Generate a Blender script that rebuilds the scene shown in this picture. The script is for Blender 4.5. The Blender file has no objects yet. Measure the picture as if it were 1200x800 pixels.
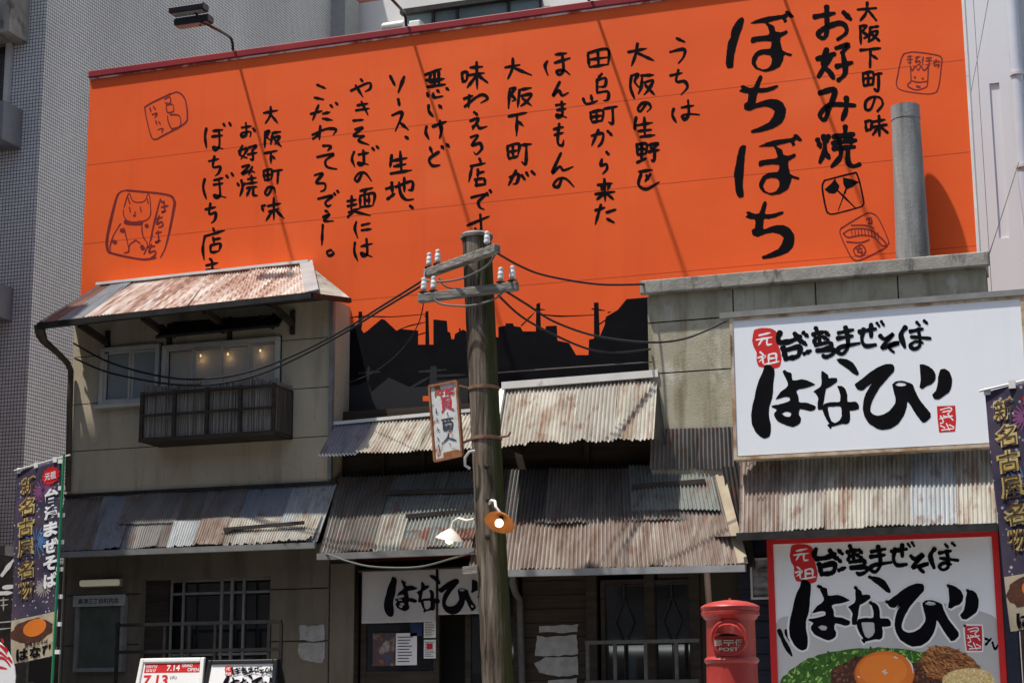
import bpy, bmesh, math, random
from mathutils import Vector, Matrix
from mathutils.geometry import tessellate_polygon
random.seed(7)
SC = bpy.context.scene
COL = SC.collection
rad = math.radians

# ------------------------------------------------------------------ camera
FPX, PITCH, YAW, ROLL, CZ = 2077.5, 0.206143, 0.332742, -0.0059537, 1.05
cy, sy = math.cos(YAW), math.sin(YAW); cp, sp = math.cos(PITCH), math.sin(PITCH)
FW = Vector((-sy*cp, cy*cp, sp)); rt0 = Vector((cy, sy, 0)); up0 = rt0.cross(FW)
RT = math.cos(ROLL)*rt0 + math.sin(ROLL)*up0
UP = -math.sin(ROLL)*rt0 + math.cos(ROLL)*up0
CAM = Vector((0, 0, CZ))
def at(px, py, Y):
    d = FW + RT*((px-600)/FPX) - UP*((py-400)/FPX)
    return CAM + d*(Y/d.y)
cd = bpy.data.cameras.new('camera'); co = bpy.data.objects.new('camera', cd); COL.objects.link(co)
cd.sensor_width = 36; cd.lens = FPX/1200*36; cd.clip_start = .1; cd.clip_end = 2000
m = Matrix((RT, UP, -FW)).transposed().to_4x4(); m.translation = CAM
co.matrix_world = m
SC.camera = co

# ------------------------------------------------------------------ light
SUNDIR = Vector((.26, .25, -1)).normalized()
w = bpy.data.worlds.new('World'); SC.world = w; w.use_nodes = True
nt = w.node_tree; nt.nodes.clear()
sky = nt.nodes.new('ShaderNodeTexSky'); sky.sky_type = 'NISHITA'; sky.sun_disc = False
sky.sun_elevation = math.asin(-SUNDIR.z); sky.sun_rotation = math.atan2(-SUNDIR.x, -SUNDIR.y)
sky.air_density = 1.0; sky.dust_density = 2.5; sky.ozone_density = 1.0
bg = nt.nodes.new('ShaderNodeBackground'); bg.inputs[1].default_value = .108
wo = nt.nodes.new('ShaderNodeOutputWorld')
nt.links.new(sky.outputs[0], bg.inputs[0]); nt.links.new(bg.outputs[0], wo.inputs[0])
sl = bpy.data.lights.new('sun', 'SUN'); sl.energy = 5.0; sl.angle = rad(1.0); sl.color = (1, .95, .87)
so = bpy.data.objects.new('sun', sl); COL.objects.link(so)
so.rotation_euler = SUNDIR.to_track_quat('-Z', 'Y').to_euler(); so.location = (-8, 5, 30)
vs = SC.view_settings; vs.view_transform = 'Standard'; vs.look = 'None'; vs.gamma = 1; vs.exposure = 0.28
vs.use_curve_mapping = False
SC.render.engine = 'CYCLES'
try:
    SC.cycles.use_denoising = True; SC.cycles.max_bounces = 6
except Exception: pass

# ------------------------------------------------------------------ materials
def _n(nt, t, **k):
    n = nt.nodes.new(t)
    for a, b in k.items(): setattr(n, a, b)
    return n
def base_mat(name, col, rough=.6, metal=0, spec=.3):
    m = bpy.data.materials.new(name); m.use_nodes = True
    b = m.node_tree.nodes['Principled BSDF']
    b.inputs['Base Color'].default_value = (*col, 1); b.inputs['Roughness'].default_value = rough
    b.inputs['Metallic'].default_value = metal; b.inputs['Specular IOR Level'].default_value = spec
    return m
def noise(nt, tc, scale, ns, detail=6, rough=.6):
    mp = _n(nt, 'ShaderNodeMapping'); mp.inputs['Scale'].default_value = scale
    nt.links.new(tc.outputs['Object'], mp.inputs[0])
    no = _n(nt, 'ShaderNodeTexNoise'); no.inputs['Scale'].default_value = ns
    no.inputs['Detail'].default_value = detail; no.inputs['Roughness'].default_value = rough
    nt.links.new(mp.outputs[0], no.inputs['Vector'])
    return no
def nmat(name, cols, scale=(1,1,1), ns=4, rough=.7, metal=0, spec=.25, layers=(), bump=0, bscale=(1,1,1), bns=20, bdet=6):
    """cols = [(pos, rgb)...]; layers = [(rgb, scale, noise scale, lo, hi, strength)] laid over it"""
    m = base_mat(name, cols[0][1], rough, metal, spec); nt = m.node_tree
    b = nt.nodes['Principled BSDF']; tc = _n(nt, 'ShaderNodeTexCoord')
    no = noise(nt, tc, scale, ns)
    r = _n(nt, 'ShaderNodeValToRGB'); el = r.color_ramp.elements
    while len(el) < len(cols): el.new(.5)
    for e, (p, c) in zip(el, cols): e.position = p; e.color = (*c, 1)
    nt.links.new(no.outputs[0], r.inputs[0])
    out = r.outputs[0]
    for (c, s, n_, lo, hi, k) in layers:
        nn = noise(nt, tc, s, n_)
        mr = _n(nt, 'ShaderNodeMapRange'); mr.inputs[1].default_value = lo; mr.inputs[2].default_value = hi
        mr.inputs[4].default_value = k
        nt.links.new(nn.outputs[0], mr.inputs[0])
        mx = _n(nt, 'ShaderNodeMix', data_type='RGBA')
        nt.links.new(mr.outputs[0], mx.inputs[0]); nt.links.new(out, mx.inputs[6]); mx.inputs[7].default_value = (*c, 1)
        out = mx.outputs[2]
    nt.links.new(out, b.inputs['Base Color'])
    if bump:
        bn = noise(nt, tc, bscale, bns, bdet); bp = _n(nt, 'ShaderNodeBump'); bp.inputs['Strength'].default_value = bump
        bp.inputs['Distance'].default_value = .02
        nt.links.new(bn.outputs[0], bp.inputs['Height']); nt.links.new(bp.outputs[0], b.inputs['Normal'])
    return m
def emit(name, col, k):
    m = base_mat(name, col); b = m.node_tree.nodes['Principled BSDF']
    b.inputs['Emission Color'].default_value = (*col, 1); b.inputs['Emission Strength'].default_value = k
    return m
def tile_mat(name, ax):
    m = base_mat(name, (.6, .6, .6), .5, 0, .3); nt = m.node_tree; b = nt.nodes['Principled BSDF']
    tc = _n(nt, 'ShaderNodeTexCoord'); sx = _n(nt, 'ShaderNodeSeparateXYZ'); cx = _n(nt, 'ShaderNodeCombineXYZ')
    nt.links.new(tc.outputs['Object'], sx.inputs[0])
    nt.links.new(sx.outputs[ax], cx.inputs[0]); nt.links.new(sx.outputs[2], cx.inputs[1])
    br = _n(nt, 'ShaderNodeTexBrick'); br.offset = 0; br.squash = 1
    br.inputs['Scale'].default_value = 1; br.inputs['Brick Width'].default_value = .06; br.inputs['Row Height'].default_value = .06
    br.inputs['Mortar Size'].default_value = .0062; br.inputs['Mortar Smooth'].default_value = .3; br.inputs['Bias'].default_value = 0
    br.inputs['Color1'].default_value = (.76, .78, .78, 1); br.inputs['Color2'].default_value = (.86, .87, .86, 1)
    br.inputs['Mortar'].default_value = (.05, .052, .052, 1)
    nt.links.new(cx.outputs[0], br.inputs['Vector'])
    no = noise(nt, tc, (1, 1, .35), .5); mr = _n(nt, 'ShaderNodeMapRange')
    mr.inputs[1].default_value = .3; mr.inputs[2].default_value = .7; mr.inputs[3].default_value = .74; mr.inputs[4].default_value = 1.0
    nt.links.new(no.outputs[0], mr.inputs[0])
    mx = _n(nt, 'ShaderNodeMix', data_type='RGBA', blend_type='MULTIPLY'); mx.inputs[0].default_value = 1
    nt.links.new(br.outputs[0], mx.inputs[6]); nt.links.new(mr.outputs[0], mx.inputs[7]); nt.links.new(mx.outputs[2], b.inputs['Base Color'])
    bp = _n(nt, 'ShaderNodeBump', invert=True); bp.inputs['Strength'].default_value = .7; bp.inputs['Distance'].default_value = .012
    nt.links.new(br.outputs[1], bp.inputs['Height']); nt.links.new(bp.outputs[0], b.inputs['Normal'])
    return m
def corr_mat(name, cols, dark=.35, rust=.3, rustc=(.15, .075, .05), rough=.55, pale=0):
    L = [(rustc, (4, .8, .8), 2.2, .63-rust*.34, .78-rust*.26, .85),
         ((.05, .042, .036), (5, 1.0, 1.0), 1.8, .66-dark*.3, .88-dark*.2, .6),
         ((.05, .042, .036), (5, 5, 5), 3, .60, .76, .6), ((.17, .085, .055), (2.5, 1.6, 1.6), 2.6, .56, .66, .7)]
    if pale: L.append(((.50, .49, .44), (4.5, .9, .9), 2.4, .6-pale*.2, .82-pale*.2, .65))
    return nmat(name, cols, (3, .7, .7), 1.6, rough, 0, .35, L, .12, (3, 3, 3), 14)

INK = nmat('black paint', [(.3, (.004, .004, .0055)), (.7, (.007, .007, .0095))], rough=.85, spec=.05)
ORANGE = nmat('orange paint', [(.25, (.72, .088, .015)), (.5, (.80, .105, .017)), (.8, (.84, .125, .022))], (.7, 1, .7), .55, .62, 0, .2,
              [((.60, .070, .014), (2.5, 1, .12), 1.3, .56, .82, .40), ((.86, .19, .06), (.5, 1, .5), 1.3, .58, .8, .35), ((.55, .085, .03), (1, 1, 1), 8, .72, .8, .35), ((.62, .09, .03), (.25, 1, 3), 1.2, .6, .8, .25)], .6, (.28, 1, .7), .9, 2)
SEAM = base_mat('seam', (.46, .052, .011), .7)
CAPRED = nmat('cap red', [(.35, (.20, .012, .020)), (.65, (.30, .022, .022))], (1, 1, 1), .8, .5)
CAPWHITE = nmat('worn white edge', [(.45, (.35, .1, .06)), (.55, (.8, .75, .72))], (1, 1, 1), 2.2, .6)
STAMP = base_mat('stamp ink', (.17, .010, .012), .6)
GHOST = base_mat('grey paint', (.026, .026, .029), .8, 0, .1)
TILE_F, TILE_S = tile_mat('tile front', 0), tile_mat('tile side', 1)
WHITEWALL = nmat('white siding', [(.3, (.64, .675, .71)), (.7, (.70, .735, .77))], (1, 1, .2), .6, .5, 0, .3, (), .05, (30, 1, .3), 1)
GREYWALL = nmat('light grey cladding', [(.3, (.68, .68, .665)), (.7, (.76, .76, .745))], (1, 1, 1), .6, .6)
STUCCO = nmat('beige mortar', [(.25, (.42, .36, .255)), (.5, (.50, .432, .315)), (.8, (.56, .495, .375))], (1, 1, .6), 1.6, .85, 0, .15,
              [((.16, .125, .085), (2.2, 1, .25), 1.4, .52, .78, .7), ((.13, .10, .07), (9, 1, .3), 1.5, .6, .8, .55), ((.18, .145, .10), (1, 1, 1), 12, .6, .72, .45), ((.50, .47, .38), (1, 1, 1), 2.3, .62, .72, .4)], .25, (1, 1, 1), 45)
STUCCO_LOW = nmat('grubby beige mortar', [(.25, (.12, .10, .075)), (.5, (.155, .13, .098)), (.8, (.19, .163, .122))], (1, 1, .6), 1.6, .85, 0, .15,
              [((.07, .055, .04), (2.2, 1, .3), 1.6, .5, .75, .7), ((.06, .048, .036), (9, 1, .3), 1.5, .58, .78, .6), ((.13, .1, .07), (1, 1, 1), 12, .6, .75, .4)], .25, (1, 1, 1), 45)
CONC = nmat('stained concrete panel', [(.25, (.27, .25, .18)), (.5, (.40, .375, .285)), (.75, (.50, .475, .375))], (1, 1, .8), 1.7, .85, 0, .15,
            [((.17, .135, .07), (3.2, 1, .35), 1.6, .5, .7, .75), ((.60, .59, .53), (1.5, 1, .8), 2.2, .56, .68, .6), ((.13, .105, .065), (1, 1, 1), 7, .58, .74, .55), ((.10, .09, .06), (6, 1, .3), 1.6, .6, .76, .5)], .3, (1, 1, 1), 40)
COPING = nmat('weathered cement', [(.3, (.20, .19, .17)), (.6, (.34, .325, .29))], (1, 1, 1), 3, .9, 0, .1,
              [((.05, .048, .044), (3, 1, 1), 2.4, .54, .7, .8)], .35, (1, 1, 1), 30)
CHIM = nmat('grey cement pipe', [(.3, (.20, .20, .195)), (.7, (.33, .33, .32))], (2, 2, .5), 2, .85, 0, .15,
            [((.07, .07, .07), (5, 5, .35), 1.2, .50, .70, .7), ((.42, .42, .40), (3, 3, 1), 2.2, .60, .74, .5)], .25, (1, 1, 1), 25)
GROOVE = base_mat('groove shadow gap', (.05, .042, .032), .9)
SH_SALMON = nmat('sheet salmon rust', [(.34, (.17, .10, .08)), (.44, (.34, .20, .15)), (.52, (.46, .36, .31)), (.62, (.60, .57, .53))], (8, .55, .55), 1.7, .55, 0, .35,
              [((.60, .59, .56), (2.0, .6, .6), 1.6, .54, .70, .65), ((.10, .085, .08), (1.6, .7, .7), 1.3, .60, .72, .75), ((.34, .16, .11), (10, .7, .7), 1.4, .60, .74, .6)], .12, (3, 3, 3), 14)
SH_BLUE = corr_mat('sheet blue grey', [(.3, (.17, .19, .215)), (.7, (.25, .275, .30))], .35, .05)
SH_GREY = corr_mat('sheet grey', [(.3, (.13, .125, .12)), (.7, (.23, .22, .21))], .45, .2)
SH_BROWN = corr_mat('sheet brown', [(.3, (.105, .093, .083)), (.7, (.19, .172, .155))], .5, .25, (.12, .075, .055))
SH_PALE = corr_mat('sheet pale', [(.3, (.25, .235, .205)), (.7, (.38, .36, .32))], .3, .25, (.17, .115, .08), pale=.3)
SH_PALEBLUE = corr_mat('sheet pale blue', [(.3, (.27, .295, .31)), (.7, (.38, .40, .41))], .3, .2, (.26, .15, .11), pale=.4)
SH_GREEN = corr_mat('sheet grey green', [(.3, (.165, .18, .167)), (.7, (.235, .25, .232))], .35, .12, (.13, .09, .065))
SH_RUST = corr_mat('sheet red rust', [(.3, (.14, .065, .048)), (.7, (.25, .15, .12))], .4, .6, (.15, .055, .038))
SH_PINK = corr_mat('sheet pinkish rust', [(.3, (.165, .122, .10)), (.5, (.235, .185, .155)), (.75, (.32, .275, .235))], .4, .4, (.14, .09, .068), pale=.15)
SH_DARK = corr_mat('sheet dark', [(.3, (.05, .049, .048)), (.7, (.095, .092, .088))], .5, .2)
SH_CREAM = corr_mat('sheet cream', [(.3, (.26, .243, .20)), (.5, (.37, .352, .30)), (.7, (.47, .452, .40))], .38, .42, (.21, .115, .07), pale=.35)
ZINC = nmat('zinc trim', [(.3, (.22, .225, .23)), (.7, (.33, .335, .34))], (2, 2, 2), 2, .5, .2, .4, [((.2, .1, .06), (3, 3, 3), 3, .6, .75, .6)])
WHITETRIM = nmat('chalky white trim', [(.3, (.62, .61, .58)), (.7, (.78, .77, .74))], (1, 1, 1), 3, .7, 0, .2, [((.3, .16, .1), (2, 2, 2), 5, .62, .75, .6)])
RUSTPIPE = nmat('brown pipe', [(.3, (.06, .045, .035)), (.7, (.12, .085, .065))], (1, 1, 1), 5, .6)
WOOD_D = nmat('dark old timber', [(.3, (.028, .022, .018)), (.7, (.060, .048, .038))], (1, 1, 8), 2, .8, 0, .15, (), .3, (1, 1, 12), 6)
WOOD_H = nmat('dark timber boards', [(.3, (.032, .024, .019)), (.7, (.062, .046, .035))], (.6, 1, 9), 2, .8, 0, .15, (), .3, (.6, 1, 14), 6)
WOOD_B = nmat('weathered batten', [(.3, (.025, .021, .018)), (.7, (.07, .058, .05))], (.8, 6, 6), 2, .85)
WOOD_L = nmat('bare fascia board', [(.3, (.26, .21, .15)), (.7, (.40, .34, .25))], (3, 3, .6), 2, .8)
WOOD_G = nmat('grey crossarm timber', [(.3, (.10, .09, .08)), (.55, (.24, .225, .20)), (.75, (.42, .40, .37))], (1.6, 6, 9), 3, .85, 0, .15, (), .5, (2, 9, 12), 5)
DARKIN = base_mat('dark interior', (.012, .011, .010), .9)
DKMETAL = nmat('dark metal', [(.3, (.020, .019, .018)), (.7, (.045, .042, .04))], (1, 1, 1), 8, .5, .3)
BLACKM = base_mat('black coated metal', (.012, .012, .013), .4, 0, .4)
ALU = nmat('aluminium bars', [(.3, (.54, .54, .52)), (.7, (.66, .66, .64))], (1, 1, 1), 6, .45, .3)
ALU_D = nmat('dull aluminium', [(.3, (.19, .19, .183)), (.7, (.27, .267, .257))], (1, 1, 1), 6, .5, .2)
STEEL_G = nmat('grey rail', [(.3, (.07, .068, .064)), (.7, (.12, .116, .11))], (2, 2, 2), 5, .6)
REED = nmat('reed', [(.3, (.12, .105, .09)), (.55, (.25, .23, .20)), (.8, (.36, .34, .31))], (45, 45, 1), 1.4, .9)
PLASTER = nmat('torn paper', [(.3, (.25, .245, .235)), (.7, (.38, .37, .355))], (1, 1, 1), 9, .85, 0, .1, [((.2, .19, .18), (1, 1, 1), 6, .6, .7, .7)])
SIGNWHITE = nmat('sign white', [(.3, (.74, .775, .815)), (.7, (.79, .815, .85))], (1, 1, .4), .8, .4, 0, .35, [((.62, .61, .57), (3, 1, .3), 1.3, .60, .82, .4), ((.66, .65, .62), (1, 1, 1), 4, .64, .8, .3)], .05, (.5, 1, .5), 1.2, 2)
RUSTFRAME = nmat('rusty sign frame', [(.35, (.30, .17, .08)), (.6, (.55, .47, .36))], (1, 1, 1), 5, .7)
RED = nmat('sign red', [(.3, (.52, .018, .02)), (.7, (.6, .026, .026))], (1, 1, 1), 2, .5)
WHITEINK = base_mat('white ink', (.78, .78, .78), .6)
POSTER = nmat('poster white', [(.3, (.76, .77, .79)), (.7, (.82, .83, .84))], (1, 1, 1), 1, .45, 0, .3)
CLOTH = nmat('unbleached cloth', [(.3, (.36, .335, .33)), (.7, (.43, .40, .39))], (1, 1, .3), 3, .9, 0, .1, (), .2, (1, 1, 1), 140)
NAVY = nmat('navy boards', [(.3, (.012, .014, .028)), (.7, (.022, .026, .045))], (1, 1, 6), 3, .6)
POSTRED = nmat('post box red', [(.3, (.33, .027, .022)), (.6, (.39, .042, .034)), (.8, (.47, .09, .075))], (1, 1, .7), 3, .42, 0, .45,
               [((.66, .34, .32), (3, 3, .6), 2.2, .56, .74, .45), ((.12, .03, .025), (6, 6, 2), 2, .62, .74, .5), ((.70, .5, .46), (7, 7, 7), 2.5, .68, .74, .5)], .06, (1, 1, 1), 20)
GOLDLET = base_mat('cream raised letters', (.62, .55, .45), .5)
PORC = base_mat('white porcelain', (.78, .77, .74), .25, 0, .5)
RUBBER = base_mat('black cable', (.018, .018, .019), .55)
GREYCABLE = base_mat('grey cable', (.13, .127, .12), .6)
GREEN = base_mat('green pole', (.02, .22, .09), .4)
RUSTBAND = nmat('rusty band', [(.3, (.13, .06, .035)), (.7, (.26, .15, .10))], (1, 1, 1), 12, .8)
ENAMEL = nmat('worn enamel', [(.4, (.55, .57, .58)), (.7, (.68, .68, .66))], (1, 1, 1), 7, .4, 0, .4,
              [((.30, .11, .035), (3, 3, 3), 2.4, .55, .63, .9)])
ENRUST = nmat('rust edge', [(.3, (.19, .07, .03)), (.7, (.34, .16, .08))], (1, 1, 1), 14, .8)
REDPAINT = base_mat('faded red characters', (.50, .04, .06), .5)
BLUEINK = base_mat('blue black characters', (.04, .05, .07), .5)
SHADE_O = nmat('orange brown lamp enamel', [(.3, (.26, .095, .025)), (.7, (.38, .15, .045))], (1, 1, 1), 9, .45)
SHADE_W = nmat('white lamp enamel', [(.3, (.72, .66, .55)), (.7, (.8, .75, .66))], (1, 1, 1), 9, .4)
BULB = emit('bulb', (1, .78, .42), 3.2)
BULB_IN = emit('bulb inside', (1, .60, .25), 5)
FLUO = emit('fluorescent cover', (.62, .58, .42), .16)
CURTAIN = nmat('pale curtain', [(.3, (.50, .48, .44)), (.7, (.58, .56, .52))], (4, 1, .5), 2, .9)
def glass(name, tint, tr):
    m = bpy.data.materials.new(name); m.use_nodes = True; nt = m.node_tree; nt.nodes.clear()
    o = _n(nt, 'ShaderNodeOutputMaterial'); mx = _n(nt, 'ShaderNodeMixShader'); g = _n(nt, 'ShaderNodeBsdfGlossy'); t = _n(nt, 'ShaderNodeBsdfTransparent')
    g.inputs['Roughness'].default_value = .06; g.inputs[0].default_value = (1, 1, 1, 1); t.inputs[0].default_value = (*tint, 1)
    lw = _n(nt, 'ShaderNodeFresnel'); lw.inputs[0].default_value = 1.5
    nt.links.new(lw.outputs[0], mx.inputs[0]); nt.links.new(t.outputs[0], mx.inputs[1]); nt.links.new(g.outputs[0], mx.inputs[2]); nt.links.new(mx.outputs[0], o.inputs[0])
    return m
GLASS = glass('window glass', (.75, .8, .8), 1)
def frosted(col, k):
    m = bpy.data.materials.new('hazy pane'); m.use_nodes = True; nt = m.node_tree; nt.nodes.clear()
    o = _n(nt, 'ShaderNodeOutputMaterial'); mx = _n(nt, 'ShaderNodeMixShader'); d = _n(nt, 'ShaderNodeBsdfDiffuse'); t = _n(nt, 'ShaderNodeBsdfTransparent')
    d.inputs[0].default_value = (*col, 1); mx.inputs[0].default_value = k
    nt.links.new(t.outputs[0], mx.inputs[1]); nt.links.new(d.outputs[0], mx.inputs[2]); nt.links.new(mx.outputs[0], o.inputs[0]); return m
HAZY, HAZY_B = frosted((.60, .59, .53), .75), frosted((.40, .44, .45), .75)
WINFRAME = nmat('pale window frame', [(.3, (.48, .47, .43)), (.7, (.58, .565, .52))], (1, 1, 1), 6, .5, 0, .3, [((.3, .27, .22), (3, 3, 3), 3, .62, .76, .6)])
SHADOW_STRIP = base_mat('window gasket', (.04, .038, .034), .8)
GLASSF = nmat('frosted glass', [(.3, (.20, .22, .22)), (.7, (.26, .28, .28))], (1, 1, 1), 2, .25, 0, .5)
GLASSD = nmat('dark glass', [(.3, (.012, .013, .014)), (.7, (.026, .028, .03))], (1, 1, 1), 1.4, .04, 0, 1.0)
GLASSB = nmat('teal office glass', [(.3, (.12, .17, .18)), (.7, (.16, .22, .23))], (.5, 1, 1), 1, .15, 0, .5)
BOARDGL = nmat('greenish board glass', [(.3, (.055, .065, .05)), (.7, (.10, .115, .09))], (1, 1, 1), 2.5, .15, 0, .5)
ASPHALT = nmat('asphalt', [(.3, (.042, .042, .043)), (.7, (.065, .065, .065))], (1, 1, 1), 30, .9, 0, .2, (), .3, (1, 1, 1), 120)
PAVE = nmat('paving', [(.3, (.24, .235, .225)), (.7, (.33, .325, .31))], (1, 1, 1), 6, .9, 0, .2, (), .2, (1, 1, 1), 60)
OPPO = nmat('opposite facade', [(.3, (.20, .19, .18)), (.7, (.27, .26, .25))], (1, 1, 1), .7, .8)
def pole_mat():
    m = nmat('mossy pole timber', [(.3, (.035, .028, .022)), (.48, (.10, .080, .062)), (.62, (.20, .165, .13)), (.75, (.34, .31, .27))], (8, 8, .6), 2.2, .9, 0, .1,
             [((.016, .013, .010), (14, 14, .5), 2.0, .58, .66, .9), ((.16, .10, .07), (2, 2, 1), 1.6, .56, .72, .5)], .9, (14, 14, .6), 3)
    nt = m.node_tree; b = nt.nodes['Principled BSDF']; src = b.inputs['Base Color'].links[0].from_socket
    ge = _n(nt, 'ShaderNodeNewGeometry'); sx = _n(nt, 'ShaderNodeSeparateXYZ'); nt.links.new(ge.outputs['True Normal'], sx.inputs[0])
    tc = _n(nt, 'ShaderNodeTexCoord'); no = noise(nt, tc, (4, 4, 1), 2)
    ad = _n(nt, 'ShaderNodeMath', operation='ADD'); nt.links.new(sx.outputs[0], ad.inputs[0]); nt.links.new(no.outputs[0], ad.inputs[1])
    mr = _n(nt, 'ShaderNodeMapRange'); mr.inputs[1].default_value = .85; mr.inputs[2].default_value = 1.35; mr.inputs[4].default_value = .85
    nt.links.new(ad.outputs[0], mr.inputs[0])
    mx = _n(nt, 'ShaderNodeMix', data_type='RGBA'); nt.links.new(mr.outputs[0], mx.inputs[0]); nt.links.new(src, mx.inputs[6]); mx.inputs[7].default_value = (.038, .045, .012, 1)
    nt.links.new(mx.outputs[2], b.inputs['Base Color'])
    return m
POLE = pole_mat()
def voro(name, base, dot, scale, lo=.0, hi=.16, base2=None):
    m = base_mat(name, base, .8); nt = m.node_tree; b = nt.nodes['Principled BSDF']; tc = _n(nt, 'ShaderNodeTexCoord')
    v = _n(nt, 'ShaderNodeTexVoronoi'); v.inputs['Scale'].default_value = scale; nt.links.new(tc.outputs['Object'], v.inputs['Vector'])
    mr = _n(nt, 'ShaderNodeMapRange'); mr.inputs[1].default_value = lo; mr.inputs[2].default_value = hi; mr.inputs[3].default_value = 1; mr.inputs[4].default_value = 0
    nt.links.new(v.outputs['Distance'], mr.inputs[0])
    no = noise(nt, tc, (1, 1, 1), 3.5); r = _n(nt, 'ShaderNodeValToRGB')
    r.color_ramp.elements[0].position = .4; r.color_ramp.elements[0].color = (*base, 1)
    r.color_ramp.elements[1].position = .68; r.color_ramp.elements[1].color = (*(base2 or base), 1)
    nt.links.new(no.outputs[0], r.inputs[0])
    mx = _n(nt, 'ShaderNodeMix', data_type='RGBA'); nt.links.new(mr.outputs[0], mx.inputs[0]); nt.links.new(r.outputs[0], mx.inputs[6]); mx.inputs[7].default_value = (*dot, 1)
    nt.links.new(mx.outputs[2], b.inputs['Base Color'])
    return m
FLAGM = voro('firework print', (.030, .028, .055), (.38, .38, .44), 19, .12, .24, (.075, .045, .075))
GREENS = voro('chopped leek print', (.028, .095, .012), (.16, .30, .05), 32, .05, .4, (.06, .17, .02))
MEAT = voro('minced meat print', (.045, .016, .01), (.16, .06, .035), 40, .0, .3, (.09, .03, .018))
FLAKES = voro('fish flake print', (.21, .075, .022), (.36, .16, .06), 34, .0, .5, (.12, .04, .012))
GARLIC = voro('garlic print', (.50, .36, .14), (.62, .5, .25), 40, .0, .4, (.42, .28, .1))
YOLK = nmat('yolk print', [(.3, (.56, .15, .022)), (.7, (.66, .20, .03))], (1, 1, 1), 2, .35)
BOWLG = nmat('bowl print', [(.3, (.44, .44, .44)), (.7, (.56, .56, .55))], (.6, 1, .6), 1.5, .45)
GOLD = nmat('gold print', [(.35, (.42, .28, .07)), (.65, (.55, .44, .20))], (1, 1, 1), 9, .6)
DARKGOLD = base_mat('dark gold print', (.09, .05, .02), .6)

# ------------------------------------------------------------------ mesh builders
class MB:
    def __init__(s): s.v = []; s.f = []
    def poly(s, pts):
        i = len(s.v); s.v += [Vector(p) for p in pts]; s.f.append(tuple(range(i, i+len(pts))))
    def box(s, x0, x1, y0, y1, z0, z1):
        s.hexa([(x0,y0,z0),(x1,y0,z0),(x1,y1,z0),(x0,y1,z0)], [(x0,y0,z1),(x1,y0,z1),(x1,y1,z1),(x0,y1,z1)])
    def hexa(s, a, b):
        i = len(s.v); n = len(a); s.v += [Vector(p) for p in a] + [Vector(p) for p in b]
        s.f.append(tuple(i+k for k in reversed(range(n)))); s.f.append(tuple(i+n+k for k in range(n)))
        for k in range(n):
            j = (k+1) % n; s.f.append((i+k, i+j, i+n+j, i+n+k))
    def prism(s, pts, vec):
        vec = Vector(vec); s.hexa(pts, [Vector(p)+vec for p in pts])
    def bar(s, a, b, w, h=None, up=(0, 0, 1)):
        a, b = Vector(a), Vector(b); h = h or w; d = (b-a).normalized(); u = Vector(up)
        if abs(d.dot(u)) > .95: u = Vector((0, 1, 0))
        r = d.cross(u).normalized(); u = r.cross(d)
        c = [(-w/2, -h/2), (w/2, -h/2), (w/2, h/2), (-w/2, h/2)]
        s.hexa([a+r*x+u*y for x, y in c], [b+r*x+u*y for x, y in c])
    def tube(s, pts, r, n=10, caps=True):
        pts = [Vector(p) for p in pts]; rs = r if isinstance(r, (list, tuple)) else [r]*len(pts)
        i0 = len(s.v); u = None
        for k, p in enumerate(pts):
            d = (pts[min(k+1, len(pts)-1)]-pts[max(k-1, 0)]).normalized()
            if u is None:
                u = d.orthogonal().normalized()
            u = (u-d*u.dot(d)).normalized(); v = d.cross(u)
            for q in range(n):
                a = 2*math.pi*q/n; s.v.append(p+(u*math.cos(a)+v*math.sin(a))*rs[k])
        for k in range(len(pts)-1):
            for q in range(n):
                a = i0+k*n+q; b = i0+k*n+(q+1) % n; s.f.append((a, b, b+n, a+n))
        if caps:
            s.f.append(tuple(i0+q for q in reversed(range(n)))); e = i0+(len(pts)-1)*n; s.f.append(tuple(e+q for q in range(n)))
    def lathe(s, c, prof, n=32, axis=None):
        c = Vector(c); ax = Vector(axis or (0, 0, 1)).normalized(); u = ax.orthogonal().normalized(); v = ax.cross(u); i0 = len(s.v)
        for (r, h) in prof:
            for q in range(n):
                a = 2*math.pi*q/n; s.v.append(c+ax*h+(u*math.cos(a)+v*math.sin(a))*max(r, .0005))
        for k in range(len(prof)-1):
            for q in range(n):
                a = i0+k*n+q; b = i0+k*n+(q+1) % n; s.f.append((a, b, b+n, a+n))
        s.f.append(tuple(i0+q for q in reversed(range(n)))); e = i0+(len(prof)-1)*n; s.f.append(tuple(e+q for q in range(n)))
    def build(s, name, mat, parent=None, smooth=False, bevel=0):
        me = bpy.data.meshes.new(name); me.from_pydata([tuple(v) for v in s.v], [], s.f)
        bm = bmesh.new(); bm.from_mesh(me); bmesh.ops.recalc_face_normals(bm, faces=bm.faces); bm.to_mesh(me); bm.free()
        me.materials.append(mat)
        if smooth:
            me.polygons.foreach_set('use_smooth', [True]*len(me.polygons))
            try: me.set_sharp_from_angle(angle=rad(38))
            except Exception: pass
        o = bpy.data.objects.new(name, me); COL.objects.link(o)
        if bevel:
            b = o.modifiers.new('bevel', 'BEVEL'); b.width = bevel; b.segments = 2; b.limit_method = 'ANGLE'
        if parent: adopt(o, parent)
        return o
WORLD = {}
def adopt(o, p):
    o.parent = p
    loc = Vector(p.get('_base', (0, 0, 0))) if p.type == 'EMPTY' else Vector((0, 0, 0))
    o.matrix_parent_inverse = Matrix.Translation(-p.location) if p.type == 'EMPTY' else Matrix.Identity(4)
def tag(o, label, cat, group=None, kind=None):
    if label: o['label'] = label
    if cat: o['category'] = cat
    if group: o['group'] = group
    if kind: o['kind'] = kind
    return o
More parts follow.
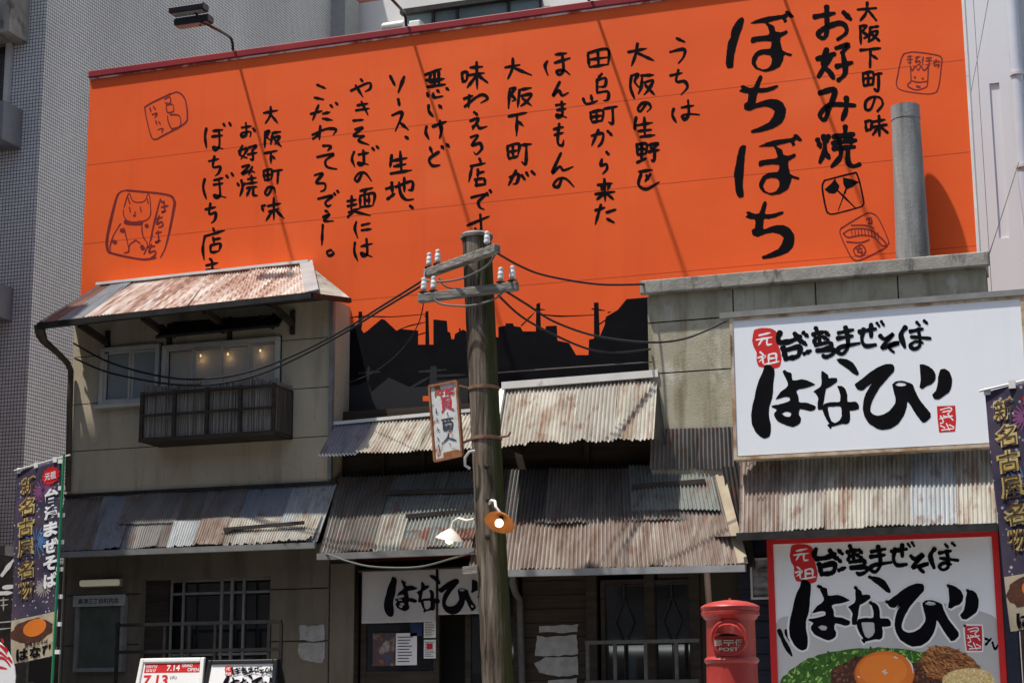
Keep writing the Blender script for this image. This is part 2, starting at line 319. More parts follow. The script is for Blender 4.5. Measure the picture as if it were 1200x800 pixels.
def thing(name, label, cat, loc=(0, 0, 0), group=None):
    o = bpy.data.objects.new(name, None); COL.objects.link(o); o.location = loc; o.empty_display_size = .2
    return tag(o, label, cat, group)
def dup(root, off, label):
    r = root.copy(); COL.objects.link(r); r.location = root.location + Vector(off); r['label'] = label
    for ch in root.children:
        c = ch.copy(); COL.objects.link(c); c.parent = r; c.matrix_parent_inverse = ch.matrix_parent_inverse.copy()
        for g in ch.children:
            d = g.copy(); COL.objects.link(d); d.parent = c; d.matrix_parent_inverse = g.matrix_parent_inverse.copy()
    return r
def struct(o): o['kind'] = 'structure'; return o

# ---- flat painted shapes
def P(s): return [tuple(float(c) for c in q.split(',')) for q in s.split()]
def crop(ox, oy, sc): return lambda x, y: (ox+x/sc, oy+y/sc)
def catmull(p, n=7):
    if len(p) < 3:
        (a, b), (c, d) = p[0], p[-1]
        return [(a+(c-a)*t/6, b+(d-b)*t/6) for t in range(7)]
    q = [p[0]]+list(p)+[p[-1]]; out = []
    for i in range(1, len(q)-2):
        p0, p1, p2, p3 = q[i-1:i+3]
        for k in range(n):
            t = k/n
            out.append(tuple(.5*((2*b)+(c-a)*t+(2*a-5*b+4*c-d)*t*t+(3*b-a-3*c+d)*t**3) for a, b, c, d in zip(p0, p1, p2, p3)))
    out.append(p[-1]); return out
class Paint:
    """flat strokes and outlines, given in 2-D and laid on a surface by fn(x, y, layer) -> world point"""
    def __init__(s, fn): s.fn = fn; s.mb = MB(); s.k = 0
    def stroke(s, pts, w, end=.42, start=.8, jit=.17, lin=False):
        c = pts if lin else catmull(pts); n = len(c); s.k += 1; L = []; R = []; ph = random.random()*9
        for i, (x, y) in enumerate(c):
            a = c[max(i-1, 0)]; b = c[min(i+1, n-1)]; dx, dy = b[0]-a[0], b[1]-a[1]; l = math.hypot(dx, dy) or 1
            t = i/(n-1); ww = w*(start+(1-start)*min(1, t*4)) * (1-(1-end)*max(0, (t-.55)/.45)**1.5)*(1+jit*math.sin(ph+t*9)+random.uniform(-jit, jit)*.5)/2
            nx, ny = -dy/l, dx/l; L.append((x+nx*ww, y+ny*ww)); R.append((x-nx*ww, y-ny*ww))
        def cap(pa, pb, ctr, dirx, diry):
            ww = math.hypot(pa[0]-pb[0], pa[1]-pb[1])/2; out = []
            for k in range(1, 5):
                a = math.pi*k/5; u = math.cos(a); v = math.sin(a)
                out.append((ctr[0]+(pa[0]-ctr[0])*u+dirx*ww*v*.8, ctr[1]+(pa[1]-ctr[1])*u+diry*ww*v*.8))
            return out
        d0 = (c[0][0]-c[1][0], c[0][1]-c[1][1]); l0 = math.hypot(*d0) or 1
        d1 = (c[-1][0]-c[-2][0], c[-1][1]-c[-2][1]); l1 = math.hypot(*d1) or 1
        F = lambda p: s.fn(p[0], p[1], s.k)
        for i in range(n-1): s.mb.poly([F(L[i]), F(L[i+1]), F(R[i+1]), F(R[i])])
        s.mb.poly([F(q) for q in [L[0]]+cap(L[0], R[0], c[0], d0[0]/l0, d0[1]/l0)+[R[0]]])
        s.mb.poly([F(q) for q in [L[-1]]+cap(L[-1], R[-1], c[-1], d1[0]/l1, d1[1]/l1)+[R[-1]]])
    def strokes(s, text, w, tf=lambda x, y: (x, y), **k):
        for st in text.split(';'):
            st = st.strip()
            if st: s.stroke([tf(*p) for p in P(st)], w, **k)
    def shape(s, outer, holes=(), smooth=True, rough=0):
        s.k += 1
        def sm(p):
            if smooth:
                q = catmull(list(p)+[p[0], p[1]], 4)[4:] if False else []
                n = len(p)
                for i in range(n):
                    p0, p1, p2, p3 = p[i-1], p[i], p[(i+1) % n], p[(i+2) % n]
                    for k in range(4):
                        t = k/4
                        q.append(tuple(.5*((2*b)+(c-a)*t*.7+((2*a-5*b+4*c-d)*.7+(-2*b+2*c)*.45)*t*t*.0 + 0) for a, b, c, d in zip(p0, p1, p2, p3)) if False else
                                 tuple((1-t)*b+t*c+.5*t*(1-t)*((1-t)*(c-a)*.5-(1-t)*(c-b)+t*(c-b)-t*(d-b)*.5) for a, b, c, d in zip(p0, p1, p2, p3)))
                p = q
            if rough: p = [(x+random.uniform(-rough, rough), y+random.uniform(-rough, rough)) for x, y in p]
            return p
        loops = [sm(outer)]+[sm(h) for h in holes]
        flat = [v for l in loops for v in l]
        for t in tessellate_polygon([[Vector((x, y, 0)) for x, y in l] for l in loops]):
            s.mb.poly([s.fn(*flat[i], s.k) for i in t])
        return loops[0]
    def build(s, name, mat, parent): return s.mb.build(name, mat, parent)
def on(Y, step=.00003, base=.0015):
    return lambda x, y, k=0: at(x, y, Y-base-step*(k % 40))
def text2d(body, bold=0.0):
    c = bpy.data.curves.new('lettering', 'FONT'); c.body = body; c.align_x = 'CENTER'; c.offset = bold; c.resolution_u = 3
    o = bpy.data.objects.new('lettering', c); COL.objects.link(o)
    me = bpy.data.meshes.new_from_object(o.evaluated_get(bpy.context.evaluated_depsgraph_get()))
    bpy.data.objects.remove(o); bpy.data.curves.remove(c)
    V = [v.co.copy() for v in me.vertices]; F_ = [tuple(p.vertices) for p in me.polygons]; bpy.data.meshes.remove(me)
    x0, x1 = min(v.x for v in V), max(v.x for v in V); y0, y1 = min(v.y for v in V), max(v.y for v in V)
    return [((v.x-x0)/(x1-x0), (v.y-y0)/(y1-y0)) for v in V], F_
def text(mb, body, fn, bold=0.0):
    """fn(u, v): unit box of the inked letters -> world point"""
    V, F_ = text2d(body, bold); i = len(mb.v); mb.v += [Vector(fn(u, v)) for u, v in V]; mb.f += [tuple(i+k for k in f) for f in F_]
def quadfn(TL, TR, BL, BR, off=(0, 0, 0)):
    TL, TR, BL, BR, off = map(Vector, (TL, TR, BL, BR, off))
    return lambda u, v: (BL*(1-u)+BR*u)*(1-v)+(TL*(1-u)+TR*u)*v+off

# ---- corrugated sheet on a four-cornered slope
def corr(name, C4, mat, parent, u0=0, u1=1, v0=0, v1=1, off=0, pitch=.050, amp=.0145, rag=.012, tear=0):
    TL, TR, BL, BR = map(Vector, C4)
    f = lambda u, v: (TL*(1-u)+TR*u)*(1-v)+(BL*(1-u)+BR*u)*v
    n = (TR-TL).cross(BL-TL).normalized()
    if n.y > 0: n = -n
    Wd = max((TR-TL).length, (BR-BL).length); Ht = (BL-TL).length
    nu = max(8, int(Wd*(u1-u0)/pitch*7)); nv = max(3, int(Ht*(v1-v0)/.12)); g = MB(); rnd = random.Random(int(u0*991+v0*77+Wd*31))
    waves = {}; ph1, ph2 = rnd.random()*6, rnd.random()*6; slip = rnd.uniform(-.004, .004); skew = rnd.uniform(-.012, .012); curl = rnd.uniform(.004, .022)
    for i in range(nu+1):
        u = u0+(u1-u0)*i/nu; s = u*Wd; k = int(s/pitch)
        if k not in waves:
            waves[k] = rnd.uniform(-rag, rag)*.5+(rnd.uniform(0, tear) if rnd.random() < .25 else 0)
        end = v1-(waves[k]/max(Ht, .1)) + skew*(i/nu-.5)
        for j in range(nv+1):
            v = v0+(end-v0)*j/nv
            d = amp*math.cos(2*math.pi*(s+slip)/pitch)+off+.010*math.sin(ph1+s*2.1+v*3)+.006*math.sin(ph2+s*5.3-v*5)+curl*((v-v0)/(v1-v0))**4*math.sin(ph2*3+s*4.0)
            g.v.append(f(u, v)+n*d)
    for i in range(nu):
        for j in range(nv):
            a = i*(nv+1)+j; g.f.append((a, a+1, a+nv+2, a+nv+1))
    o = g.build(name, mat, parent, smooth=True)
    return o
# ---- wall made of panels with open joints and real openings
def wall(name, Y, x0, x1, z0, z1, mat, parent, jx=(), jz=(), holes=(), gap=.012, deep=.12, back=True, rowjx=None):
    xs = sorted({x0, x1, *jx, *[h[0] for h in holes], *[h[1] for h in holes], *[x for r in (rowjx or []) for x in r[2]]})
    zs = sorted({z0, z1, *jz, *[h[2] for h in holes], *[h[3] for h in holes]})
    g = MB(); bk = MB()
    for a, b in zip(xs, xs[1:]):
        for c, d in zip(zs, zs[1:]):
            mx, mz = (a+b)/2, (c+d)/2
            if any(h[0] < mx < h[1] and h[2] < mz < h[3] for h in holes): continue
            jj = list(jx)
            for lo, hi, xx in (rowjx or []):
                if lo < mz < hi: jj += list(xx)
            A = a+(gap/2 if a in jj else 0); B = b-(gap/2 if b in jj else 0); C_ = c+(gap/2 if c in jz else 0); D = d-(gap/2 if d in jz else 0)
            g.poly([(A, Y, C_), (B, Y, C_), (B, Y, D), (A, Y, D)])
            bk.poly([(a, Y+.015, c), (b, Y+.015, c), (b, Y+.015, d), (a, Y+.015, d)])
    for (a, b, c, d) in holes:
        y1 = Y+deep
        for q in ([(a, Y, c), (a, y1, c), (a, y1, d), (a, Y, d)], [(b, Y, c), (b, Y, d), (b, y1, d), (b, y1, c)],
                  [(a, Y, d), (a, y1, d), (b, y1, d), (b, Y, d)], [(a, Y, c), (b, Y, c), (b, y1, c), (a, y1, c)]): g.poly(q)
    o = g.build(name, mat, parent)
    if back: bk.build('joint', GROOVE, o)
    return o
def frame(mb, x0, x1, z0, z1, y0, y1, w):
    mb.box(x0, x1, y0, y1, z1-w, z1); mb.box(x0, x1, y0, y1, z0, z0+w)
    mb.box(x0, x0+w, y0, y1, z0+w, z1-w); mb.box(x1-w, x1, y0, y1, z0+w, z1-w)

# ================================================================== SETTING
G0 = .6
g = MB(); g.box(-400, 400, -400, 400, -.6, 0); struct(g.build('road', ASPHALT))
g = MB(); g.box(-60, 40, 13.2, 60, .004, G0); struct(g.build('pavement', PAVE))
g = MB(); g.box(-60, 40, 12.75, 13.19, .004, .3); struct(g.build('kerb', COPING))

# buildings across the street, behind the camera
t = thing('street_building', 'long plain building across the street facing the noodle shop', 'building', (-6, -9, 0))
g = MB(); g.box(-60, 45, -22, -9, .004, 11); g.build('wall', OPPO, t)
g = MB()
for i in range(30):
    for z in (1.2, 4.2, 7.4): g.box(-58+i*3.4, -56+i*3.4, -9, -8.96, z, z+1.5)
g.build('window', GLASSD, t)

LEDGE = nmat('blue grey ledge', [(.3, (.17, .18, .19)), (.7, (.22, .23, .245))], (1, 1, 1), 2, .7)
# ---- tiled tower, left
TX, TY = -16.56, 24
t = thing('tiled_building', 'tall grey building covered in small square tiles behind the orange board', 'building', (-20, 28, G0))
g = MB(); g.box(-34, TX, TY, 36, 3.05, 19.5); o = g.build('wall', TILE_F, t)
g.build  # front and side carry their own tile direction
o.data.materials.append(TILE_S)
for p in o.data.polygons:
    if abs(p.normal.x) > .5: p.material_index = 1
g = MB(); g.box(TX+.002, TX+.36, 35.2, 36, 3.05, 19.5); g.build('pilaster', nmat('dark tile', [(.3, (.28, .29, .29)), (.7, (.34, .35, .35))], (1, 1, 1), 8), t)
for i, (xr, yt, yb) in enumerate(((33, -30, 50), (25, 130, 174), (14, 338, 376))):
    a = at(xr, yb, TY); b = at(xr, yt, TY)
    g = MB(); g.box(-17.6, a.x, 23.45, TY-.003, a.z, b.z); g.build('ledge', COPING if i == 0 else LEDGE, t)
g = MB(); g.box(-34, -17.62, 19.2, TY-.002, 3.05, 24); g.build('unseen_shade_wing', TILE_F, t)  # unseen wing, added so the tower front stands in its shadow
wx = at(8, 100, TY).x
g = MB(); g.box(-20, wx, TY-.03, TY-.002, at(5, 122, TY).z, at(5, 56, TY).z); wn = g.build('window', GLASSD, t)
g = MB(); g.box(wx, wx+.09, TY-.09, TY-.004, at(5, 122, TY).z, at(5, 52, TY).z); g.build('window_frame', ALU, wn)
# ground floor of the tower: ledge and dark shop front
g = MB(); a = at(30, 640, 23.3); g.box(-34, TX+.3, 23.2, 24.2, a.z-.13, a.z+.02); g.build('canopy', ALU_D, t)
g = MB(); g.box(-34, TX+.1, 23.6, 35, G0, a.z-.13); g.build('shop_front', DARKIN, t)

t = thing('corner_building', 'tall plain building left of the frame whose shade falls on the old house', 'building', (-20, 16, 0))
g = MB(); g.box(-30, -13.8, 12, 18.5, .61, 10.8); g.build('wall', OPPO, t)
g = MB()
for i in range(4):
    for z in (2, 5, 8): g.box(-29+i*3.8, -27+i*3.8, 11.95, 11.998, z, z+1.5)
g.build('window', GLASSD, t)

# ---- dark signboard at the left edge
t = thing('shop_signboard', 'black signboard with white writing behind the left banner', 'sign', at(8, 700, 21.5))
a, b = at(-60, 655, 21.5), at(30, 800, 21.5)
g = MB(); g.box(a.x, b.x, 21.5, 21.56, b.z, a.z); g.build('panel', DKMETAL, t)
p = Paint(on(21.5)); p.strokes('2,674 16,655;-12,660 -6,672;4,688 22,686;-4,695 14,694', 5); p.build('lettering', WHITEINK, t)
p = Paint(on(21.5)); p.strokes('-14,704 -4,703;-9,700 -10,716;0,703 10,702;4,700 4,715;1,709 9,708;14,702 22,701;18,700 17,714;-12,730 20,727;-12,738 16,735', 1.6); p.build('lettering', ALU, t)
g = MB(); g.box(a.x, b.x, 21.56, 21.7, G0, b.z+.02); g.build('post', DKMETAL, t)

# ---- pale block behind the billboard
t = thing('office_block', 'pale grey office block with a teal window strip behind the billboard', 'building', (-10, 37, G0))
g = MB(); g.box(TX-2, 6, 36.2, 46, G0, 24); g.build('wall', GREYWALL, t)
a, b = at(476, 24, 36.1), at(634, 0, 36.1)
g = MB(); z1 = at(560, 7, 36.1).z
g.box(a.x, b.x, 36.12, 36.198, z1-1.6, z1); wn = g.build('window', GLASSB, t)
g = MB()
for q in (508, 536, 596, 634):
    x = at(q, 10, 36.1).x; g.box(x-.03, x+.03, 36.05, 36.12, z1-1.6, z1)
g.box(a.x-.1, b.x+.1, 35.95, 36.12, z1, z1+.12); g.build('window_frame', DKMETAL, wn)
t = thing('exhaust_hood', 'small white hooded vent with a dark mouth above the red board edge', 'vent', at(458, 30, 35))
a, b = at(440, 38, 35), at(466, 16, 35)
g = MB(); n_ = 8
mz = (a.z*.45+b.z*.55); prof = [(35.6, a.z), (35.32, mz), (35.3, mz+.03), (35.3, b.z-.08), (35.4, b.z), (36.19, b.z), (36.19, a.z)]
g.prism([(a.x, y, z) for y, z in prof], (b.x-a.x, 0, 0)); g.build('hood', PORC, t, bevel=.03)
g = MB(); g.prism([(a.x+.04, 35.57, a.z+.02), (b.x-.04, 35.57, a.z+.02), (b.x-.04, 35.35, mz-.03), (a.x+.04, 35.35, mz-.03)], (0, -.03, -.03)); g.build('vent_opening', DARKIN, t)
tz = at(466, 29, 35)
g = MB(); g.box(b.x+.02, b.x+.3, 35.6, 36.19, a.z-.1, b.z+.05); g.build('duct', GREYWALL, t, bevel=.03)

# ---- white building, right
t = thing('white_building', 'tall white sided building rising right of the orange billboard', 'building', (2, 24, G0))
xa = at(1127, 0, 23).x-1.2
sx0, sx1, sz0, sz1 = at(1160, 110, 23).x, at(1168, 110, 23).x, at(1168, 262, 23).z, at(1160, 98, 23).z
wall('wall', 23, xa, 8, G0, 20, WHITEWALL, t, jx=[xa+.45*i for i in range(1, 24)], holes=[(sx0, sx1+.04, sz0-.2, sz1)], gap=.006, deep=.03)
g = MB(); g.box(sx0-.02, sx1+.06, 23.022, 23.06, sz0-.3, sz1+.02); g.build('slot_back', WHITEWALL, t)
g = MB(); g.box(xa, 8, 23.4, 34, G0, 20); g.build('core', GREYWALL, t)
pipe = nmat('pale blue grey pipe', [(.3, (.50, .55, .62)), (.7, (.56, .60, .66))], rough=.35, spec=.5)
x = at(1190, 60, 22.85).x
g = MB(); g.tube([(x, 22.85, z) for z in (G0, 5, 10, 20)], .075, 16); dp = g.build('drainpipe', pipe, t, smooth=True)
g = MB()
for q in (86, 195): z = at(1190, q, 22.8).z; g.lathe((x, 22.85, z), [(.095, -.02), (.095, .02)], 16); g.box(x-.02, x+.12, 22.86, 23, z-.012, z+.012)
g.build('pipe_clamp', ALU, dp)
g = MB()
x = at(1207, 60, 22.9).x; g.tube([(x, 22.9, z) for z in (G0, 10, 20)], .03, 10); g.build('conduit', ALU, t)
t2 = MB(); t2.tube([at(1194, 190, 22.6), at(1178, 240, 22.3), at(1152, 320, 21.3), at(1148, 345, 20.4)], .006, 6)
tag(t2.build('cable', RUBBER), 'thin black cable slanting down across the white building', 'cable')
t2 = MB(); t2.tube([at(1159, -5, 22.8), at(1150, 45, 22.6), at(1137, 112, 22.2)], .006, 6)
tag(t2.build('cable', GREYCABLE), 'thin grey line high on the white building beside the billboard', 'cable')

# ================================================================== BILLBOARD
YB = 20.5
BX0, BX1, BZ1 = at(100, 220, YB).x, at(1136, 150, YB).x, at(105.5, 91.5, YB).z
BZ2 = at(105.5, 84.4, YB).z
t = thing('billboard', 'huge orange billboard covered in black brush writing', 'billboard', (-7.7, 20.6, G0))
BOARD = t
g = MB(); g.box(BX0, BX1, YB, YB+.25, G0, BZ1); g.build('panel', ORANGE, t)
g = MB()
for q in ((101, 193, 1129, 71.4), (100, 285, 1137, 179), (410, 353, 758, 320.6)):
    z = (at(q[0], q[1], YB).z+at(q[2], q[3], YB).z)/2; g.box(BX0+.01, BX1-.01, YB-.0006, YB+.002, z-.0045, z+.0045)
g.build('seam', SEAM, t)
g = MB(); g.box(BX0-.01, BX1+.02, YB-.045, YB+.3, BZ1-.01, BZ2); g.build('top_cap', CAPRED, t, bevel=.012)
g = MB(); g.box(BX0-.01, BX1+.02, YB-.02, YB-.002, BZ1-.032, BZ1-.011); g.build('cap_edge', CAPWHITE, t)
g = MB(); g.box(BX1, BX1+.03, YB-.01, YB+.26, G0, BZ1-.1); g.build('side_trim', WHITETRIM, t)
g = MB()
for x in (-13, -10, -7, -4, -2): g.box(x-.08, x+.08, YB+.26, YB+.45, G0, BZ1)
g.build('support_post', DKMETAL, t)
LET = Paint(on(YB))
K1, K2, K3, K4, K5, K6, K7 = crop(720,30,4), crop(630,40,3.478), crop(530,60,3.721), crop(440,70,4.21), crop(350,80,3.478), crop(230,110,3.81), crop(940,0,4)
K8, K9 = crop(840,0,5), crop(840,150,5)
LET.strokes('''290,60 330,78;260,125 325,112 325,145 300,178;262,235 318,222;300,208 290,262 328,262 342,290 312,325;278,390 272,420 290,455;
315,385 372,375;345,350 348,415 330,440 318,425 345,415 398,418;65,125 150,108;108,85 98,140 80,190;110,130 185,165;80,235 75,290 95,345;
82,235 110,230 95,262 115,290;125,235 185,232;130,240 125,290 112,320;140,268 180,258 160,300 138,325;145,280 188,325;145,372 122,402 110,390 130,365 160,366 170,385 152,405;
102,430 95,470 97,490;105,468 178,455;112,495 175,488;140,430 143,520;122,522 190,513;105,555 108,608;106,558 150,555 147,602;108,580 148,578;128,558 126,635;108,606 150,600;
105,642 150,622;160,560 205,553 180,575;170,572 195,585;158,592 212,582;188,588 186,632 172,630;115,685 178,676;125,695 113,745 150,766 210,733;150,702 160,720;168,698 142,732''', 3.86, K1)
LET.strokes('''205,85 210,135;205,78 285,62 287,125;245,68 248,130;210,105 285,95;212,135 285,124;262,162 245,182;242,185 242,240;242,190 276,180 274,212 245,215;
242,240 286,235 286,266 268,272;185,262 200,285 245,272;218,250 222,276;215,320 220,358;215,320 265,312 262,355;240,318 241,356;220,338 262,332;222,360 265,352;270,305 325,295;305,302 306,362 288,358;
220,415 265,405 262,440 245,460;248,390 220,455;285,395 305,415;280,480 292,493;262,510 258,535 280,530 282,550 265,570;245,615 305,608;260,622 264,640;295,608 285,635;235,652 315,642;272,590 275,680;268,652 240,675;282,650 310,674;
235,718 275,706;258,695 235,775;280,727 320,714;282,752 312,768;40,110 30,132 42,168;72,84 118,78;68,118 132,98;100,85 105,148 88,166 78,152 108,148 132,166;90,195 62,252 86,230 100,250 126,238;
75,290 115,284;78,310 115,304;98,275 100,328 82,340 80,328 118,340;65,388 105,378;68,412 105,402;88,365 82,440 100,454 106,432;95,485 60,565 90,540 106,555 145,540;98,590 84,622 64,615 85,590 115,590 148,622''', 3.74, K2)
LET.strokes('''230,72 295,60;264,32 262,75 242,122;265,72 345,105;250,165 245,250;250,165 275,160 258,188 275,210 260,218;290,170 345,160;293,172 285,245;300,196 345,188 322,222 298,240;305,205 345,238;
245,285 325,268;282,280 280,370;285,305 310,326;240,415 245,470;240,415 290,405 286,455;264,412 264,460;245,440 286,432;248,468 288,458;298,410 345,405;323,410 320,490 303,482;
250,550 288,535 282,572 264,580;278,520 245,585;302,540 318,562;322,528 332,546;345,523 362,540;42,95 45,135;42,95 65,92 62,130;44,133 62,130;78,72 132,68;72,105 140,95;106,48 108,165;104,108 64,160;112,105 155,138;
50,208 90,194;74,192 70,246;54,242 100,204 132,190 154,206 124,226;95,266 112,280;78,305 115,294 88,342;88,330 108,322 120,336 152,328;80,376 112,368 85,410 120,402 128,426 105,450 94,440;
118,468 126,486;80,502 145,488;86,505 72,570;112,515 110,550;112,532 140,525;98,560 142,553;104,560 106,592;140,555 144,582;100,585 146,580;82,638 145,625 115,655 120,680 140,690;150,618 156,632;164,606 171,618;65,760 160,720;122,712 126,790 112,795;100,770 105,785 126,778''', 3.74, K3)
LET.strokes('''245,75 325,45;272,75 268,110 330,100;290,65 292,130;312,58 312,125;250,102 340,94;255,135 345,122;255,165 262,186;285,165 290,186 332,180;303,150 316,162;348,140 362,150;262,225 264,255 286,282;313,225 328,241;
252,330 248,360 264,393;282,330 350,305;318,300 325,350 316,387;268,430 280,462;312,455 266,490 280,522 318,520;325,425 336,441;350,415 365,432;72,80 96,128;142,83 112,162;112,195 118,228;82,275 132,263 98,352;118,308 162,346;148,380 164,393;
80,470 72,530;80,500 155,485;122,452 128,555;90,527 150,515;75,562 178,545;52,637 96,624;80,605 84,662;58,688 96,660;100,628 178,600 180,640 160,642;142,582 142,652;116,605 124,660 150,690 187,688;170,720 188,736''', 3.98, K4)
LET.strokes('''213,92 285,60 292,82 270,96;253,45 262,56;232,70 262,118;238,152 282,144;233,172 288,164;255,135 282,190;222,214 264,210;230,250 262,243 224,275 266,274;266,276 244,295 287,312;226,340 217,370 229,402;244,352 286,344;
263,335 265,385 250,396 244,385 284,392;300,325 309,336;317,317 327,329;257,430 241,460 229,450 246,428 272,428 297,460;216,520 214,582;198,542 236,535;199,562 238,553;203,587 250,570;200,606 226,580;250,500 302,487;277,490 265,512;250,520 250,565;250,520 307,510 302,560;
269,520 269,560;286,515 286,558;270,540 286,538;250,566 302,560;222,583 292,600;235,625 229,655 241,692;256,640 292,631;256,660 297,655;229,710 227,748 241,786;254,726 300,714;276,695 279,755 262,766 257,752 300,769;75,68 110,83;63,120 102,128;
48,187 96,174;81,150 57,212;98,186 128,179;97,205 137,212;129,150 139,161;151,141 161,151;88,235 84,292;55,272 112,248 152,250 140,272;58,288 88,266;99,316 131,318 117,337;75,362 142,350 110,376 116,402 156,411;64,436 97,430 72,466 106,470 106,494 89,502;
79,532 137,520 109,546 118,562 132,556;144,509 151,519;157,499 164,508;107,580 121,586;99,606 126,595 104,621 142,622;98,638 94,722;132,740 115,748 124,763 142,754 134,741''', 3.39, K5)
LET.strokes('''300,86 362,74;332,57 330,96 308,132;332,92 364,131;308,170 305,240;308,170 326,165 314,189 329,206;338,175 377,169;341,178 332,226;345,196 373,190 350,226;350,206 380,236;303,266 362,254;333,260 333,312;338,279 352,291;
300,345 305,386;300,345 336,338 336,381;318,341 318,386;302,365 336,360;305,386 336,381;340,346 386,339;366,342 362,402;337,420 321,450 307,444 321,418 346,420 353,442;292,500 300,526;294,500 311,497;319,501 377,489;346,464 346,562;324,526 368,514;341,520 311,567;350,516 392,556;
203,151 247,144;221,129 223,181 205,191 204,176 241,170 240,192;254,154 264,171;206,230 194,270 227,286;189,256 227,245 199,292;234,241 267,231 248,256;250,250 253,291 239,291;229,271 272,262;204,326 237,319 204,356 237,345 262,350;250,325 234,362;
184,400 191,412;201,385 206,420 194,457;216,399 204,416;229,381 267,374;246,364 249,396;224,401 272,394;224,421 270,414;241,421 224,457;255,418 255,450 274,453;
45,154 39,190 45,242;74,166 117,160;69,191 117,185;101,160 103,230 85,251 77,236 120,246;121,134 129,147;147,129 156,146;56,301 102,290;81,279 75,326 106,325 101,351 84,367;38,379 31,420 45,470;79,386 120,375;77,406 120,399;101,385 106,450 88,463 81,450 132,463;134,364 143,377;157,354 167,369;
40,516 87,505;63,489 58,536 86,530 83,561 67,577;75,599 81,616;37,636 127,609;38,636 29,690 35,742;75,640 79,665;79,650 110,644;64,676 107,669 101,701;64,676 67,706 101,701;59,735 73,746;44,766 97,754;70,744 72,786;44,786 122,785''', 3.39, K6)
LET.strokes('''58,80 152,63;115,33 115,150 98,180 73,160 110,132 170,110 202,122 206,155 165,187;193,58 228,92;115,232 98,302 130,340 147,368;70,277 152,254;137,258 77,360;158,227 214,213 185,250;190,250 202,340 168,378;162,312 234,294;
82,437 152,424 126,510 105,562 83,540 110,505 150,490 247,495;207,458 206,510 188,562;72,655 86,692;124,638 112,666;100,638 106,700 83,762;105,708 127,742;148,642 242,629;202,593 202,662;143,672 252,658;176,650 178,682;226,640 230,672;148,697 247,689;182,700 176,740 138,782;215,695 216,760 240,780 270,770''', 6.08, K7, end=.8, start=1)
LET.strokes('''260,46 347,39;305,13 300,60 273,97;310,50 347,96;272,123 275,207;272,125 302,121 285,148 306,168 290,180;317,131 357,124;319,131 312,192;325,151 354,147 336,180 310,197;325,160 362,192;273,236 367,227;320,230 318,317;325,259 352,276;285,344 288,402;285,346 332,340 331,397;308,341 310,400;287,370 331,365;288,402 332,396;
334,351 374,344;358,348 356,425 338,417;342,458 322,510 298,512 299,476 330,455 366,460 377,490 353,522;297,569 300,612;297,571 324,567 323,607;300,612 323,606;333,571 387,561;360,543 362,637;328,597 397,584;357,596 331,632;365,592 400,622''', 3.39, K7, end=.85, start=1)
def pts(s, tf): return [tf(*q) for q in P(s)]
BO_L = '130,110 150,101 160,115 150,160 130,220 110,290 100,330 95,395 60,400 52,370 58,300 65,250 80,220 85,180 105,140'
BO_R = '''195,138 240,115 300,98 380,88 400,80 400,68 420,65 452,98 435,108 418,97 405,110 412,125 395,135 382,112 330,124 300,135 335,155 345,185 375,190 410,178 415,195 375,220 372,245 378,270 385,295 410,310 440,318 432,330 400,322 392,330 385,360 370,390 330,412 280,422 230,405 205,375 205,345 225,310 260,290 310,285 318,270 318,245 280,242 240,245 205,255 197,240 205,220 250,212 300,205 308,195 300,165 282,136 240,138'''
BO_H = '228,365 245,330 275,320 310,325 322,345 320,375 300,400 270,408 240,395'
CHI = '''245,450 258,440 268,452 255,490 250,515 290,515 340,502 358,500 355,515 310,535 265,545 240,545 232,575 228,605 260,595 300,582 350,582 385,600 405,640 400,680 385,715 355,740 310,760 250,775 205,780 200,765 250,745 300,720 325,690 340,655 320,635 280,625 230,635 190,650 160,640 160,610 180,595 185,550 160,545 130,535 145,520 138,505 155,500 190,515 215,510 225,490'''
LET.shape(pts(BO_L, K8), rough=.25); LET.shape(pts(BO_R, K8), [pts(BO_H, K8)], rough=.25); LET.shape(pts(CHI, K8), rough=.25)
LET.shape(pts('150,100 172,105 165,150 160,220 155,290 152,340 158,400 130,408 112,380 105,320 100,270 112,210 120,160 135,115', K9), rough=.25)
s2 = lambda x, y: K9(x+46-(y-240)*.02, y-28)
LET.shape(pts(BO_R, s2), [pts(BO_H, s2)], rough=.25); LET.shape(pts(CHI, lambda x, y: K9(x+25+(y-440)*.12, y-12)), rough=.25)
LET.build('lettering', INK, t)
# painted skyline
SK = Paint(on(YB, .00002, .0008))
z5 = lambda s: [(400+x/2.9625, 270+y/2.9625) for x, y in P(s)]
z6 = lambda s: [(340+x/5.333, 290+y/5.333) for x, y in P(s)]
SK.shape(z6('340,487 425,482 428,400 450,400 450,480 445,510 460,534 480,522 570,446 590,450 665,520 700,510 800,518 800,606 845,606 846,400 864,395 870,606 895,606 895,450 915,450 980,458 985,525 1000,530 1008,572 1025,572 1030,540 1055,525 1055,505 1065,505 1065,520 1085,512') +
         z5('460,372 515,370 545,370 545,335 570,330 570,322 595,322 600,332 622,335 630,350 675,350 677,255 690,250 693,345 708,345 710,332 748,330 750,382 790,390 815,432 858,432 860,378 877,375 877,250 893,250 897,368 914,328 918,300 960,275 990,238 1090,230 1090,560 1090,800 -30,800 -30,330'), smooth=False)
SK.strokes(' ; '.join(' '.join(f'{x:.1f},{y:.1f}' for x, y in z6(s)) for s in ('360,445 440,430 640,432 850,415', '670,520 740,490 850,465', '800,545 850,530', '840,430 860,425')), 1.3)
SK.strokes(' ; '.join(' '.join(f'{x:.1f},{y:.1f}' for x, y in z5(s)) for s in ('690,290 760,297 880,293', '665,272 708,275', '870,272 915,278', '895,325 935,300', '925,285 935,282', '625,330 670,285')), 1.5)
SK.build('skyline', INK, t)
GH = Paint(on(YB, .00002, .0020))
